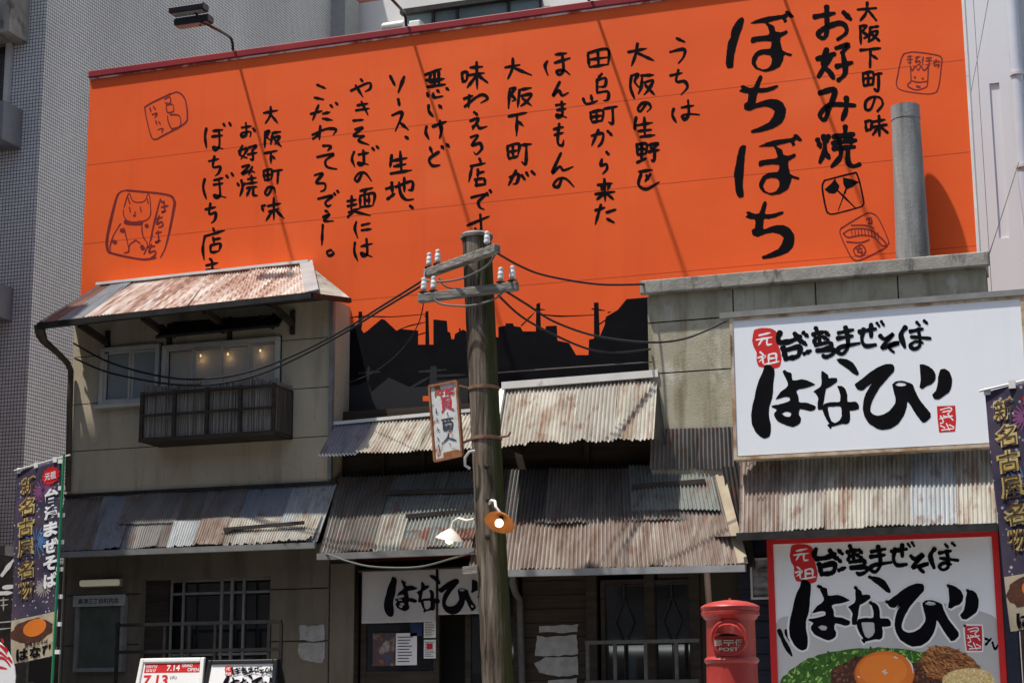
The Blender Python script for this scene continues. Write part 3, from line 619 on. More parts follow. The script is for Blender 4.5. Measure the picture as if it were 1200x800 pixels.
GH.shape(z5('-20,545 25,538 60,536 90,520 105,560 165,510 240,545 305,540 310,470 330,470 332,520 440,512 440,800 -20,800'), smooth=False)
GH.strokes(' ; '.join(' '.join(f'{x:.1f},{y:.1f}' for x, y in z5(s)) for s in ('60,495 135,490', '95,475 90,530', '270,490 365,483', '235,548 312,505', '330,505 430,500')), 3)
GH.build('skyline_detail', GHOST, t)
RS = Paint(on(YB, .00002, .0028)); RS.shape(z5('283,574 305,574 305,592 283,592'), smooth=False); RS.build('skyline_window', ORANGE, t)
# red stamps
ST = Paint(on(YB))
KS = crop(100, 100, 3.64)
ST.strokes('175,448 340,465 378,490 375,540 345,680 320,735; 300,735 240,742 120,718 95,700 95,640 130,490 150,455 180,448', 3.00, KS)
ST.strokes('165,520 185,462 205,495 250,495 270,462 278,515 275,560 245,580 190,582 165,560 163,530', 1.25, KS, end=1, start=1)
ST.strokes('182,480 190,505;265,485 268,505;188,520 192,540;235,520 238,540;212,540 210,560;205,555 215,555;150,590 120,640 105,690 110,715;240,590 245,640 265,680 250,720;165,610 185,700 165,715;215,660 190,680 185,712;215,660 235,675', 1.38, KS, end=1, start=1)
ST.strokes('155,618 162,622;120,665 128,670;260,597 264,602;240,685 246,695;170,582 205,590 240,585', 4.50, KS, end=1, start=1)
ST.strokes('320,485 300,560 270,690', 1.88, KS)
for s in ('330,500 320,490;325,520 355,512;335,495 338,535 325,540 345,535', '300,570 330,562;315,555 305,590 325,582 330,598 312,606', '285,625 280,660;300,630 325,625;310,620 312,665 298,668 322,662', '265,690 298,685;282,678 272,712 296,706 298,722 280,734'): ST.strokes(s, 2.2, KS)
ST.strokes('360,38 395,30 425,60 435,130 420,165 330,215 300,230 280,215 255,110 265,85 360,38', 1.62, KS, end=1, start=1)
ST.strokes('338,60 360,50 362,75 340,75;345,85 372,82 375,110 350,115 345,90;362,125 400,130 405,170 375,190 355,160 350,130;370,185 398,178', 1.38, KS, end=1, start=1)
ST.strokes('275,95 280,115;290,90 300,105;285,125 305,120 295,140;300,150 305,170;312,155 322,168;310,190 330,185 325,205', 1.75, KS)
KC = crop(1000, 0, 5.925)
ST.strokes('350,375 420,362 560,380 610,400 612,450 590,610 550,650 450,648 330,625 300,590 305,540 330,420 350,375', 1.38, KC, end=1, start=1)
ST.strokes('395,460 400,560 380,585 385,605 440,625 500,608 515,580 520,465;395,460 410,490 430,460 450,490 470,460 490,490 520,462;400,560 450,572 510,565', 1.50, KC, end=1, start=1)
ST.strokes('425,535 428,540;480,545 484,548;440,600 460,605', 2.50, KC, end=1, start=1)
ST.strokes('375,395 410,390;372,415 412,412;392,385 395,440 378,430;430,400 465,395;450,390 432,430 460,425 460,445 440,455;485,395 478,445;505,405 545,402;505,425 545,420;525,400 525,455 508,448;555,430 600,425;575,415 560,455 595,450 585,475', 1.75, KC)
KD = crop(940, 180, 5.714)
ST.strokes('260,500 420,405 480,405 520,450 575,575 575,605 540,640 390,712 340,705 310,660 255,540 260,500', 1.38, KD, end=1, start=1)
ST.strokes('275,535 330,505 440,505 500,540 560,600 535,615 480,560 400,545 310,560 275,535;330,480 420,480 480,500;300,590 390,595 450,575', 1.50, KD, end=1, start=1)
ST.strokes(';'.join(f'{330+22*i},{508+max(0,i-5)*6} {336+22*i},{560+max(0,i-5)*5}' for i in range(9)), 1.0, KD)
ST.strokes('385,610 345,640 360,680 400,685 425,650 405,615 385,610;365,640 400,635;385,625 372,660 402,655 395,675;430,440 460,430 465,465 440,470;450,430 450,470', 1.50, KD, end=1, start=1)
ST.build('stamp', STAMP, t)
ST = Paint(on(YB))
ST.strokes('150,180 330,135 370,145 410,310 405,345 380,360 220,402 180,400 160,370 135,230 150,180', 1.88, KD, end=1, start=1)
ST.shape(pts('150,240 195,200 222,165 230,190 250,215 240,250 215,268 180,265', KD), smooth=False); ST.shape(pts('272,160 325,170 382,190 335,225 295,240 276,205', KD), smooth=False)
ST.strokes('235,245 355,362;295,235 280,275', 2.25, KD, end=.5); ST.strokes('280,275 240,385', 1.25, KD)
ST.build('emblem', INK, t)

# lamps on arms over the billboard
LB = at(273, 57, YB); LT = at(240, 21, 19.15)
lamp = thing('billboard_lamp', 'black twin floodlight on a bent arm over the billboard, nearest its left end', 'lamp', LB, 'floodlights along the top of the billboard')
knee = LB+Vector((0, -.07, .13))
g = MB(); g.tube([LB+Vector((0, .1, -.3)), LB, LB+Vector((0, -.02, .08)), knee, knee+(LT-knee)*.15, LT+Vector((0, .1, -.06)), LT+Vector((-.05, 0, -.05))], .02, 10); g.build('arm', BLACKM, lamp, smooth=True)
for dz, dy in ((.075, -.07), (-.035, .07)):
    g = MB(); c = LT+Vector((-.2, dy, dz+.03))
    prof = [(-.13, .05), (-.09, .10), (.09, .10), (.13, .05), (.11, -.06), (-.11, -.06)]
    g.prism([(c.x-.25, c.y+a*.7, c.z+b*.6) for a, b in prof], (.5, 0, 0)); fx = g.build('floodlight', BLACKM, lamp, bevel=.008)
    g = MB(); g.box(c.x-.22, c.x+.22, c.y-.055, c.y+.055, c.z-.05, c.z-.038); g.build('lens', GLASSF, fx)
g = MB(); g.tube([LT+Vector((-.12, -.1, .10)), LT+Vector((-.06, 0, -.03)), LT+Vector((-.12, .1, -.05))], .018, 8); g.build('bracket', BLACKM, lamp)
for i, (px_, py_) in enumerate(((476, 28), (690, 0), (905, -31))):
    b = at(px_, py_, YB)
    dup(lamp, (b.x-LB.x, 0, 0), ['black floodlight on a bent arm, rising above the billboard beside the white vent', 'floodlight arm over the billboard above the first writing columns', 'floodlight arm over the billboard above the largest brush writing'][i])

# ================================================================== OLD HOUSE (left)
H = thing('old_house', 'old beige two storey house with rusty corrugated roofs', 'house', (-11.1, 20.8, G0))
X0, X1 = -13.1, -9.31
w1 = (at(123, 412, 20).x, at(187, 406, 20).x, at(123, 473, 20).z, at(150, 409, 20).z)
w2 = (at(195, 410, 20).x, at(327, 397, 20).x, at(327, 451, 20).z-.05, at(260, 403, 20).z)
jz = sorted({round(at(230, q, 20).z, 3) for q in (407.5, 464, 520)})
wall('upper_wall', 20, X0, X1, 3.7, 6.35, STUCCO, H, jz=jz, holes=[w1, w2], gap=.011)
lj = [round((at(77, 697, 20).z+at(398, 689, 20).z)/2, 3), round((at(75, 755, 20).z+at(398, 751, 20).z)/2, 3)]
lw = (at(165, 700, 20).x, at(317, 676, 20).x, at(240, 797, 20).z, at(240, 677, 20).z)
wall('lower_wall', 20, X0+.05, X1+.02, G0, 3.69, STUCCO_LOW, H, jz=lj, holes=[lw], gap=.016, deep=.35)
for x in (X1, X0-.012): g = MB(); g.box(x, x+.012, 20.0, 20.49, G0, 6.2); g.build('side_wall', STUCCO, H)
g = MB(); g.box(X1-.03, X1+.02, 19.96, 20.03, 3.9, 6.2); g.build('corner_trim', ALU_D, H)
g = MB(); g.box(X0+.03, X1-.03, 20.44, 20.48, G0, 6.2); g.box(X0+.03, X1-.03, 20.1, 20.43, 3.6, 3.68); g.build('inner_wall', DARKIN, H)
# room behind the lit window
g = MB(); g.box(w2[0]-.1, w2[1]+.1, 20.32, 20.34, w2[2]-.3, w2[3]+.1); g.build('curtain', CURTAIN, H)
g = MB(); g.box(w1[0]-.1, w1[1]+.1, 20.2, 20.22, w1[2]-.3, w1[3]+.1); g.build('blind', GLASSF, H)
for q in ((235, 417), (267, 415), (305, 411)):
    c = at(*q, 20.26); g = MB(); g.lathe(c, [(.004, -.013), (.009, -.006), (.010, 0), (.008, .010), (.005, .02)], 12); b = g.build('bulb', BULB_IN, H, smooth=True)
    g = MB(); g.box(c.x-.012, c.x+.012, c.y-.012, c.y+.012, c.z+.04, 6.2); g.build('flex', DKMETAL, b)
    L = bpy.data.lights.new('bulb_light', 'POINT'); L.energy = .3; L.color = (1, .62, .3); L.shadow_soft_size = .03
    lo = bpy.data.objects.new('bulb_light', L); COL.objects.link(lo); lo.location = c+Vector((0, -.005, -.045)); adopt(lo, H)
for (wd, nm, mull) in ((w1, 'window', 2), (w2, 'window', 4)):
    g = MB(); frame(g, wd[0]-.03, wd[1]+.03, wd[2]-.03, wd[3]+.03, 19.93, 19.995, .055); wf = g.build('window', WINFRAME, H, bevel=.006)
    g = MB(); W_ = wd[1]-wd[0]
    for k in range(mull):
        a = wd[0]+W_*k/mull; b = wd[0]+W_*(k+1)/mull; y = 19.975+(.03 if k % 2 else 0)
        frame(g, a+.02*(k == 0), b+.0, wd[2]+.02, wd[3]-.025, y, y+.025, .022 if mull == 4 else .03)
    g.build('sash', WINFRAME, wf)
    g = MB(); g.poly([(wd[0], 20.03, wd[2]), (wd[1], 20.03, wd[2]), (wd[1], 20.03, wd[3]), (wd[0], 20.03, wd[3])]); g.build('pane', HAZY if mull == 4 else HAZY_B, wf)
    g = MB(); frame(g, wd[0]-.045, wd[1]+.045, wd[2]-.045, wd[3]+.045, 19.985, 19.9985, .02); frame(g, wd[0]+.0, wd[1]-.0, wd[2]+.0, wd[3]-.0, 20.006, 20.02, .05); g.build('shadow_strip', SHADOW_STRIP, wf)  # dark strips painted in as shadow lines round frame and pane
g = MB(); g.box(w1[0]-.06, w1[1]+.06, 19.88, 19.998, w1[2]-.075, w1[2]-.032); g.build('sill', WINFRAME, H)
# hood above the wide window
g = MB(); A = [at(203, 380, 19.99), at(333, 371, 19.99), at(327, 383, 19.62), at(182, 397, 19.55)]
g.prism(A, (0, 0, .035)); hd = g.build('window_hood', DKMETAL, H)
for q in (205, 262, 320): g = MB(); c = at(q, 395-.09*(q-205), 19.98); g.bar(c, (c.x-.02, 19.66, c.z+.1), .03); g.bar(c, (c.x, 19.99, c.z+.2), .03); g.build('bracket', DKMETAL, hd)
# upper roof
YE, YR = 19.1, 20.38
EL, EC, ER = at(48, 379, YE), at(366, 343, YE), at(410, 348.5, 20.0)
RL, RR = at(118, 335, YR), at(359, 309, YR)
F4 = (RL, RR, EL, EC)
cuts = [(0, .07, SH_RUST), (.065, .17, SH_BLUE), (.165, .36, SH_SALMON), (.355, .55, SH_SALMON), (.545, .74, SH_SALMON), (.735, 1, SH_SALMON)]
for i, (a, b, mt) in enumerate(cuts): corr('roof_sheet', F4, mt, H, a, b, 0, 1, .004*(i % 2), .05, .012)
corr('roof_sheet', (RR, RR+Vector((.02, .02, 0)), EC, ER), SH_PALE, H, 0, 1, 0, 1, 0, .03, .006)
g = MB()
g.bar(RL+Vector((-.04, 0, .02)), RR+Vector((.05, 0, .02)), .13, .035); g.build('ridge_cap', WHITETRIM, H)
n = Vector((0, -.5, .8)); g = MB(); g.bar(RR+n*.025, EC+n*.02, .17, .02, up=(0, -.5, .8)); g.build('hip_flashing', ZINC, H); g = MB(); g.bar(RL+n*.01, EL+n*.02, .07, .03, up=(-.4, -.5, .8)); g.build('hip_flashing', ZINC, H)
g = MB(); g.poly([RL, EL, (X0-.02, 20, 6.2), (X0-.02, 20.45, 6.3)]); g.build('gable_sheet', SH_BROWN, H)
g = MB(); g.poly([EL+Vector((0, .05, -.02)), EC+Vector((0, .05, -.02)), (X1, 20.02, 6.2), (X0, 20.02, 6.2)]); g.build('soffit', WOOD_D, H)
g = MB(); g.bar(EL+Vector((-.03, -.01, -.035)), EC+Vector((0, -.01, -.035)), .07, .075); g.bar(EC+Vector((0, 0, -.035)), ER+Vector((0, 0, -.04)), .05, .06); g.build('eave_gutter', DKMETAL, H)
for q in ((116, 379), (189, 371), (260, 363), (334, 355)):
    c = at(*q, 19.75); g = MB(); g.bar((c.x, 19.99, c.z-.22), (c.x, 19.3, c.z-.10), .06, .08); g.bar((c.x, 19.975, c.z-.36), (c.x, 19.975, c.z-.05), .06, .04); g.build('bracket', WOOD_D, H)
# downpipe
dpts = [at(46, 380, 19.15), at(48, 392, 19.2), at(52, 400, 19.25), at(66, 412, 19.6), at(79, 425, 19.9), at(83, 434, 19.93), at(82, 470, 19.93), at(79.5, 575, 19.93)]
g = MB(); g.tube(dpts, [.075, .07, .05, .04, .04, .04, .04, .04], 12); g.build('downpipe', RUSTPIPE, H, smooth=True)
# lower awning
LT_, LR_, BL_, BR_ = at(77, 583, 20.0), at(395, 567, 20.0), at(59, 645, 19.42), at(371, 633, 19.42)
A4 = (LT_, LR_, BL_, BR_)
seq = [(0, .16, SH_BROWN), (.15, .27, SH_BLUE), (.26, .41, SH_GREY), (.40, .55, SH_BROWN), (.54, .70, SH_GREY), (.69, .86, SH_BLUE), (.85, 1, SH_PALEBLUE)]
for i, (a, b, mt) in enumerate(seq): corr('awning_sheet', A4, mt, H, a, b, 0, 1, .004*(i % 2), .036, .009, .02, .02)
corr('awning_sheet', A4, SH_GREY, H, .24, .46, .0, .58, .014, .036, .009, .01)
corr('awning_sheet', A4, SH_PALEBLUE, H, .45, .56, .56, 1.02, .014, .036, .009, .02, .03)
corr('awning_sheet', A4, SH_PINK, H, .55, .66, .54, 1.02, .016, .036, .009, .02, .03)
corr('awning_sheet', A4, SH_CREAM, H, .65, .99, .56, 1.0, .018, .036, .009, .03, .06)
corr('awning_sheet', A4, SH_PALE, H, .66, .97, .82, 1.03, .026, .036, .009, .03, .05)
g = MB(); g.bar(at(263, 620, 19.52), at(356, 612, 19.5), .05, .04); g.bar(at(258, 628, 19.5), at(275, 618, 19.5), .03, .03); g.build('batten', WOOD_B, H)
g = MB(); g.bar(BL_+Vector((-.02, -.02, -.06)), BR_+Vector((.0, -.02, -.06)), .07, .07); g.build('eave_gutter', ALU_D, H)
g = MB(); g.poly([BL_+Vector((0, .03, -.05)), BR_+Vector((0, .03, -.05)), (X1, 20, 3.2), (X0, 20, 3.2)]); g.build('soffit', WOOD_D, H)
g = MB(); g.bar(LT_+Vector((0, -.02, .02)), LR_+Vector((0, -.02, .02)), .06, .04); g.build('flashing', DKMETAL, H)
# reed balcony
bx0, bx1, bz1, bz0 = at(168, 462, 19.5).x, at(322, 455, 19.5).x, at(245, 456, 19.5).z, at(245, 509, 19.5).z
B = MB()
for k in range(5):
    x = bx0+(bx1-bx0)*k/4; B.box(x-.022, x+.022, 19.46, 19.5, bz0-.03, bz1+.02)
B.box(bx0-.02, bx1+.02, 19.45, 19.495, bz0-.05, bz0); B.box(bx0-.02, bx1+.02, 19.455, 19.498, bz1-.03, bz1+.005); B.box(bx0, bx1, 19.452, 19.49, (bz0+bz1)/2-.015, (bz0+bz1)/2+.015)
for x in (bx0, bx1): B.box(x-.02, x+.02, 19.5, 19.99, bz0-.045, bz0-.005); B.box(x-.02, x+.02, 19.5, 19.99, bz1-.03, bz1); B.box(x-.018, x+.018, 19.95, 19.99, bz0, bz1)
B.box(bx0, bx1, 19.5, 19.99, bz0-.045, bz0-.02)
bal = B.build('balcony', WOOD_D, H)
g = MB()
for i in range(560):
    x = bx0+(bx1-bx0)*(i+random.random())/560; h = bz1+random.uniform(.03, .115)+.02*math.sin(x*9)-.05*(random.random() < .15); y = 19.52+random.uniform(0, .05); r = random.uniform(.004, .008); l = random.uniform(-.02, .02)
    g.bar((x, y, bz0-.01), (x+l, y, h), r*2, r*1.6)
g.build('reed_screen', REED, bal)
g = MB()
for i in range(60):
    y = 19.55+.42*(i+random.random())/60; r = .006; g.bar((bx1+.01, y, bz0), (bx1+.01, y, bz1+random.uniform(-.02, .06)), r*2, r*2)
g.build('reed_screen', REED, bal)
# lattice window below
lx0, lx1, lz0, lz1 = lw
g = MB(); g.box(lx0, lx1, 20.34, 20.36, lz0, lz1); lwn = g.build('window', GLASSD, H)
g = MB(); xp = at(200, 730, 20.2).x; g.box(lx0, xp, 20.12, 20.2, lz0, lz1); g.build('shutter', WOOD_D, lwn)
g = MB()
for q, wd in ((200, .022), (214, .025), (259, .03), (271, .035), (285, .03)): x = at(q, 730, 20.15).x; g.box(x-wd/2, x+wd/2, 20.14, 20.17, lz0, lz1)
for q in (679, 694, 766): z = at(260, q, 20.15).z; g.box(xp, lx1, 20.172, 20.2, z-.015, z+.015)
g.build('lattice', ALU_D, lwn)
# notice: torn paper
def torn(name, Y, polys, mat, parent):
    p = Paint(on(Y, .0004, .008))
    for s in polys:
        q = P(s); o = []
        for i in range(len(q)):
            a, b = q[i], q[(i+1) % len(q)]
            for k in range(5): o.append((a[0]+(b[0]-a[0])*k/5+random.uniform(-.7, .7), a[1]+(b[1]-a[1])*k/5+random.uniform(-.7, .7)))
        p.shape(o, smooth=False)
    return p.build(name, mat, parent)
tp = torn('torn_paper', 20, ['351,732 363,733 380,731 381,749 368,751 351,749', '350,753 381,752 380,770 378,777 365,775 351,771 349,760'], PLASTER, None)
tag(tp, 'torn grey remains of a pasted notice on the beige house wall', 'paper')

# railing before the lattice window
R_ = thing('window_railing', 'dark metal railing in front of the lattice window of the old house', 'railing', at(235, 800, 19.4))
Yr = 19.4
g = MB()
for q in (730, 762): z = at(230, q, Yr).z; g.box(at(136, q, Yr).x, at(330, q, Yr).x, Yr-.02, Yr+.02, z-.02, z+.02)
g.build('rail', DKMETAL, R_)
for q in (137, 193, 222, 252, 315, 329): x = at(q, 760, Yr).x; g = MB(); g.box(x-.018, x+.018, Yr-.018, Yr+.018, G0, at(q, 729 if q in (137, 329) else 731, Yr).z); g.build('post', DKMETAL, R_)
# notice board
NB = thing('notice_board', 'framed neighbourhood notice board under the dim strip light', 'notice board', at(116, 795, 19.95))
a, b = at(86, 787, 19.92), at(147, 698, 19.92)
g = MB(); frame(g, a.x, b.x, a.z, b.z, 19.9, 19.99, .05); g.build('frame', ALU_D, NB)
g = MB(); g.box(a.x+.05, b.x-.05, 19.94, 19.99, a.z+.05, b.z-.05); g.build('glass', BOARDGL, NB)
z0 = at(116, 710, 19.92).z; g = MB(); g.box(a.x-.02, b.x+.02, 19.87, 19.9, z0, b.z+.02); hdr = g.build('header', nmat('grubby header', [(.3, (.30, .29, .27)), (.7, (.40, .39, .36))], ns=8), NB)
g = MB(); text(g, '高津三丁目町内会', lambda u, v: (a.x+.06+u*(b.x-a.x-.12), 19.866, z0+.03+v*(b.z-z0-.05)), .006); g.build('lettering', INK, hdr)
WL = thing('strip_light', 'dim yellowish strip light fixed above the notice board', 'lamp', at(116, 690, 19.95))
a, b = at(93, 688, 19.9), at(140, 677, 19.9)
g = MB(); g.box(a.x, b.x, 19.95, 19.99, a.z, b.z); g.build('mount', ALU_D, WL)
g = MB(); g.box(a.x+.015, b.x-.015, 19.86, 19.95, a.z+.012, b.z-.012); g.build('diffuser', FLUO, WL, bevel=.02)

# ================================================================== CENTRE SHOP
S = thing('corrugated_shop', 'low dark timber shop patched with corrugated iron behind the utility pole', 'shop', (-6.6, 20.5, G0))
CX0, CX1 = -9.3, -4.2
g = MB(); g.box(X1+.02, -5.2, 20.3, 20.36, 3.7, 4.8); g.build('upper_wall', WOOD_H, S)
g = MB()
for q in (448, 495, 688): x = at(q, 540, 20.25).x; g.box(x-.03, x+.03, 20.24, 20.3, 3.8, 4.5)
g.box(CX0, -5.2, 20.2, 20.3, 3.86, 3.92); g.build('post_frame', WOOD_D, S)
# upper roofs
LQ = (at(394, 499, 20.05), at(583, 481, 20.05), at(373, 534, 19.5), at(583, 521, 19.5))
LQ = (LQ[0], LQ[1], LQ[2], Vector((LQ[1].x+.0, LQ[3].y, LQ[2].z)))
for i, (a, b, mt) in enumerate(((0, .24, SH_BLUE), (.235, .62, SH_CREAM), (.61, 1, SH_CREAM))): corr('roof_sheet', LQ, mt, S, a, b, 0, 1, .004*(i % 2), .046, .012)
g = MB(); g.bar(LQ[0]+Vector((-.02, 0, .03)), LQ[1]+Vector((0, 0, .03)), .08, .04); g.build('ridge_cap', WHITETRIM, S)
RQ = (at(592, 456, 20.05), at(771, 442, 20.05), at(581, 521, 19.4), at(766, 513, 19.4))
for i, (a, b, mt) in enumerate(((0, .2, SH_CREAM), (.195, .5, SH_CREAM), (.49, .75, SH_PALE), (.745, 1, SH_CREAM))): corr('roof_sheet', RQ, mt, S, a, b, 0, 1, .004*(i % 2), .048, .0125, .03, .03)
g = MB(); g.bar(RQ[0]+Vector((-.02, -.02, .035)), RQ[1]+Vector((.02, -.02, .035)), .12, .085); g.build('ridge_cap', WHITETRIM, S)
g = MB(); g.bar(RQ[0]+Vector((-.03, -.03, .0)), RQ[2]+Vector((-.03, 0, .06)), .09, .03, up=(-.3, -1, .6)); g.build('rake_board', WHITETRIM, S)
g = MB(); a, b = RQ[0], RQ[1]; g.poly([a, RQ[2], (RQ[2].x+.02, 20.3, RQ[2].z), (a.x, 20.3, a.z)]); g.poly([b, RQ[3], (RQ[3].x, 20.3, RQ[3].z), (b.x, 20.3, b.z)])
g.poly([a, b, (b.x, 20.49, b.z), (a.x, 20.49, a.z)]); g.poly([LQ[0], LQ[1], (LQ[1].x, 20.49, LQ[1].z+.02), (LQ[0].x, 20.49, LQ[0].z+.02)]); g.build('roof_side', SH_DARK, S)
# lower awning, left half
CQ = (at(398, 556, 20.1), Vector((-7.2, 20.1, 3.93)), at(374, 647.5, 19.35), Vector((-7.2, 19.35, at(374, 647.5, 19.35).z)))
CQ = (Vector((CQ[0].x, 20.1, 3.93)), CQ[1], CQ[2], CQ[3])
for i, (a, b, mt) in enumerate(((0, .2, SH_BROWN), (.19, .38, SH_BROWN), (.37, .72, SH_GREEN), (.71, 1, SH_GREEN))): corr('awning_sheet', CQ, mt, S, a, b, 0, 1, .004*(i % 2), rag=.02, tear=.02)
corr('awning_sheet', CQ, SH_PALE, S, .36, .545, .56, 1.02, .016, rag=.02, tear=.03)
corr('awning_sheet', CQ, SH_GREEN, S, .45, 1, .33, .56, .014, rag=.015)
corr('awning_sheet', CQ, SH_GREEN, S, .55, 1, .54, .78, .014, rag=.02, tear=.03)
corr('awning_sheet', CQ, SH_RUST, S, .545, 1, .74, .90, .02, rag=.015, tear=.02)
corr('awning_sheet', CQ, SH_PINK, S, .54, 1, .88, 1.03, .012, rag=.02, tear=.03)
def onq(Q, u, v, off=0):
    TL, TR, BL, BR = Q; n = (TR-TL).cross(BL-TL).normalized(); n = -n if n.y > 0 else n
    return (TL*(1-u)+TR*u)*(1-v)+(BL*(1-u)+BR*u)*v+n*off
for (Q, u0, v0, u1, v1, wd) in ((CQ, .36, .27, 1, .3, .055), (CQ, .53, .6, 1, .56, .05)):
    g = MB(); g.bar(onq(Q, u0, v0, .04), onq(Q, u1, v1, .04), .035, wd); g.build('batten', WOOD_B, S)
g = MB(); g.bar(CQ[2]+Vector((0, -.03, -.05)), CQ[3]+Vector((.05, -.03, -.05)), .075, .075); g.build('eave_gutter', ALU_D, S)
# lower awning, right half
DQ = (Vector((-7.25, 20.1, 3.93)), at(843, 549, 20.1), Vector((-7.2, 19.25, 2.655)), at(871, 661, 19.25))
for i, (a, b, v0, v1, of, mt) in enumerate(((0, .28, 0, .55, .012, SH_DARK), (.27, .6, 0, .56, .016, SH_BROWN), (.59, 1, 0, .55, .012, SH_BROWN), (0, .2, .5, 1, 0, SH_PINK), (.19, .45, .5, 1, .003, SH_PINK), (.44, .68, .5, 1, 0, SH_PINK), (.67, 1, .5, 1, .003, SH_PINK))):
    corr('awning_sheet', DQ, mt, S, a, b, v0, v1, of, rag=.02, tear=.012 if v1 == 1 else 0)
corr('awning_sheet', DQ, SH_GREEN, S, .62, .965, -.02, .46, .032, rag=.01)
g = MB(); g.bar(onq(DQ, .63, .225, .055), onq(DQ, .93, .17, .055), .035, .06); g.build('batten', WOOD_B, S)
g = MB(); g.bar(onq(DQ, .995, -.02, .02), onq(DQ, 1.0, 1.0, .02), .11, .03, up=(.2, -1, .8)); g.build('rake_board', WOOD_L, S)
g = MB(); a = onq(DQ, 1, 0, 0); b = onq(DQ, 1, 1, 0); g.poly([a, b, (b.x-.1, 20.1, b.z), (a.x, 20.3, a.z)]); g.build('awning_cheek', SH_DARK, S)
g = MB(); g.bar(DQ[2]+Vector((.3, -.03, -.05)), DQ[3]+Vector((.03, -.03, -.045)), .08, .075); g.build('eave_gutter', ZINC, S)
g = MB(); g.poly([CQ[2]+Vector((0, .05, -.03)), CQ[3]+Vector((0, .05, -.03)), (-7.2, 20.1, 3.0), (CX0, 20.1, 3.0)]); g.poly([DQ[2]+Vector((0, .05, -.02)), DQ[3]+Vector((0, .05, -.02)), (CX1+.1, 20.1, 2.8), (-7.2, 20.1, 2.8)]); g.build('soffit', WOOD_D, S)
# side strip of corrugated iron under the concrete wall
EQ = (at(764, 503, 19.97), at(860, 500, 19.97), at(762, 549, 19.97), at(862, 548, 19.97))
corr('wall_sheet', EQ, SH_GREY, S, 0, .55, 0, 1.02, 0); corr('wall_sheet', EQ, SH_GREY, S, .54, 1, 0, 1.02, .004)
FQ = (at(846, 546, 19.9), at(868, 546, 19.9), at(866, 665, 19.9), at(886, 665, 19.9)); corr('wall_sheet', FQ, SH_DARK, S, 0, 1, 0, 1, 0)
# ground floor
g = MB()
for i in range(14): g.box(at(612, 700, 20.1).x, at(698, 700, 20.1).x, 20.1+.004*(i % 2), 20.14, G0+i*.165, G0+i*.165+.158)
g.build('board_wall', WOOD_H, S)
for q in (694, 762, 815): g = MB(); x = at(q, 720, 20.08).x; g.box(x-.06, x+.06, 20.04, 20.14, G0, 2.75); g.build('post', WOOD_D, S)
g = MB(); x = at(412, 720, 20.02).x; g.box(CX0, x+.06, 19.99, 20.1, G0, 2.9); g.build('post', WOOD_D, S)
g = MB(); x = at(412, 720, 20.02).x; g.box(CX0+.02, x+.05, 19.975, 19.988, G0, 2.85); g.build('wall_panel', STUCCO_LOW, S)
g = MB(); g.box(CX0, CX1, 20.44, 20.48, G0, 2.9); g.box(CX0, CX1, 20.1, 20.44, 2.72, 2.8); g.build('inner_wall', DARKIN, S)
# window panes with diamond rods
for (pa, pb) in ((706, 760), (766, 812)):
    a, b = at(pa, 800, 20.1), at(pb, 678, 20.1)
    g = MB(); frame(g, a.x, b.x, G0+.3, b.z, 20.07, 20.12, .05); wf = g.build('window', WOOD_D, S)
    g = MB(); g.box(a.x+.05, b.x-.05, 20.095, 20.1, G0+.35, b.z-.05); g.build('pane', GLASSD, wf)
    g = MB(); cx = (a.x+b.x)/2; zm = at(740, 728, 20.06).z; z1 = b.z-.05; hx = .11
    for s in (-1, 1):
        g.bar((cx, 20.055, zm+.27), (cx+s*hx, 20.055, zm), .014); g.bar((cx+s*hx, 20.055, zm), (cx, 20.055, zm-.27), .014)
    g.bar((cx, 20.055, zm+.27), (cx, 20.055, z1), .014); g.bar((cx, 20.055, zm-.27), (cx, 20.055, G0+.35), .014); g.build('lattice', WOOD_D, wf)
# doors
a, b = at(424, 800, 20.15), at(606, 664, 20.15)
dm = (at(515, 740, 20.12).x)
g = MB(); frame(g, a.x, dm, G0, 2.62, 20.1, 20.15, .07); g.box(a.x+.07, dm-.07, 20.11, 20.14, at(470, 786, 20.12).z-.75, at(470, 786, 20.12).z); d1 = g.build('door', WOOD_D, S)
g = MB(); g.box(a.x+.07, dm-.07, 20.125, 20.13, at(470, 786, 20.12).z, 2.55); g.build('pane', GLASSD, d1)
g = MB(); frame(g, dm+.3, b.x, G0, 2.62, 20.2, 20.25, .07); d2 = g.build('door', WOOD_D, S)
g = MB(); g.box(dm+.37, b.x-.07, 20.22, 20.225, G0+.2, 2.55); g.build('pane', GLASSD, d2)
# pipe by the pole
g = MB(); g.tube([at(600, 672, 19.3), at(601, 684, 19.35), at(604, 694, 19.9), at(609, 702, 20.02), at(612, 800, 20.02), (at(612, 800, 20.02).x, 20.02, G0)], .04, 12); g.build('downpipe', STEEL_G, S, smooth=True)
g = MB(); g.tube([at(828, 664, 19.3), at(829, 680, 19.4), at(831, 706, 19.7), at(832, 800, 19.75)], .035, 10); g.build('downpipe', nmat('pinkish pipe', [(.3, (.25, .17, .14)), (.7, (.33, .24, .2))], ns=6), S, smooth=True)
tp = torn('torn_paper', 20.1, ['632,733 677,731 676,740 655,741 632,740', '629,744 640,746 676,743 677,766 655,768 627,768', '640,770 677,769 678,790 655,792 632,788 626,776', '642,797 676,794 676,812 642,812'], PLASTER, None)
tag(tp, 'ragged pale paper remnants on the dark boards right of the utility pole', 'paper')
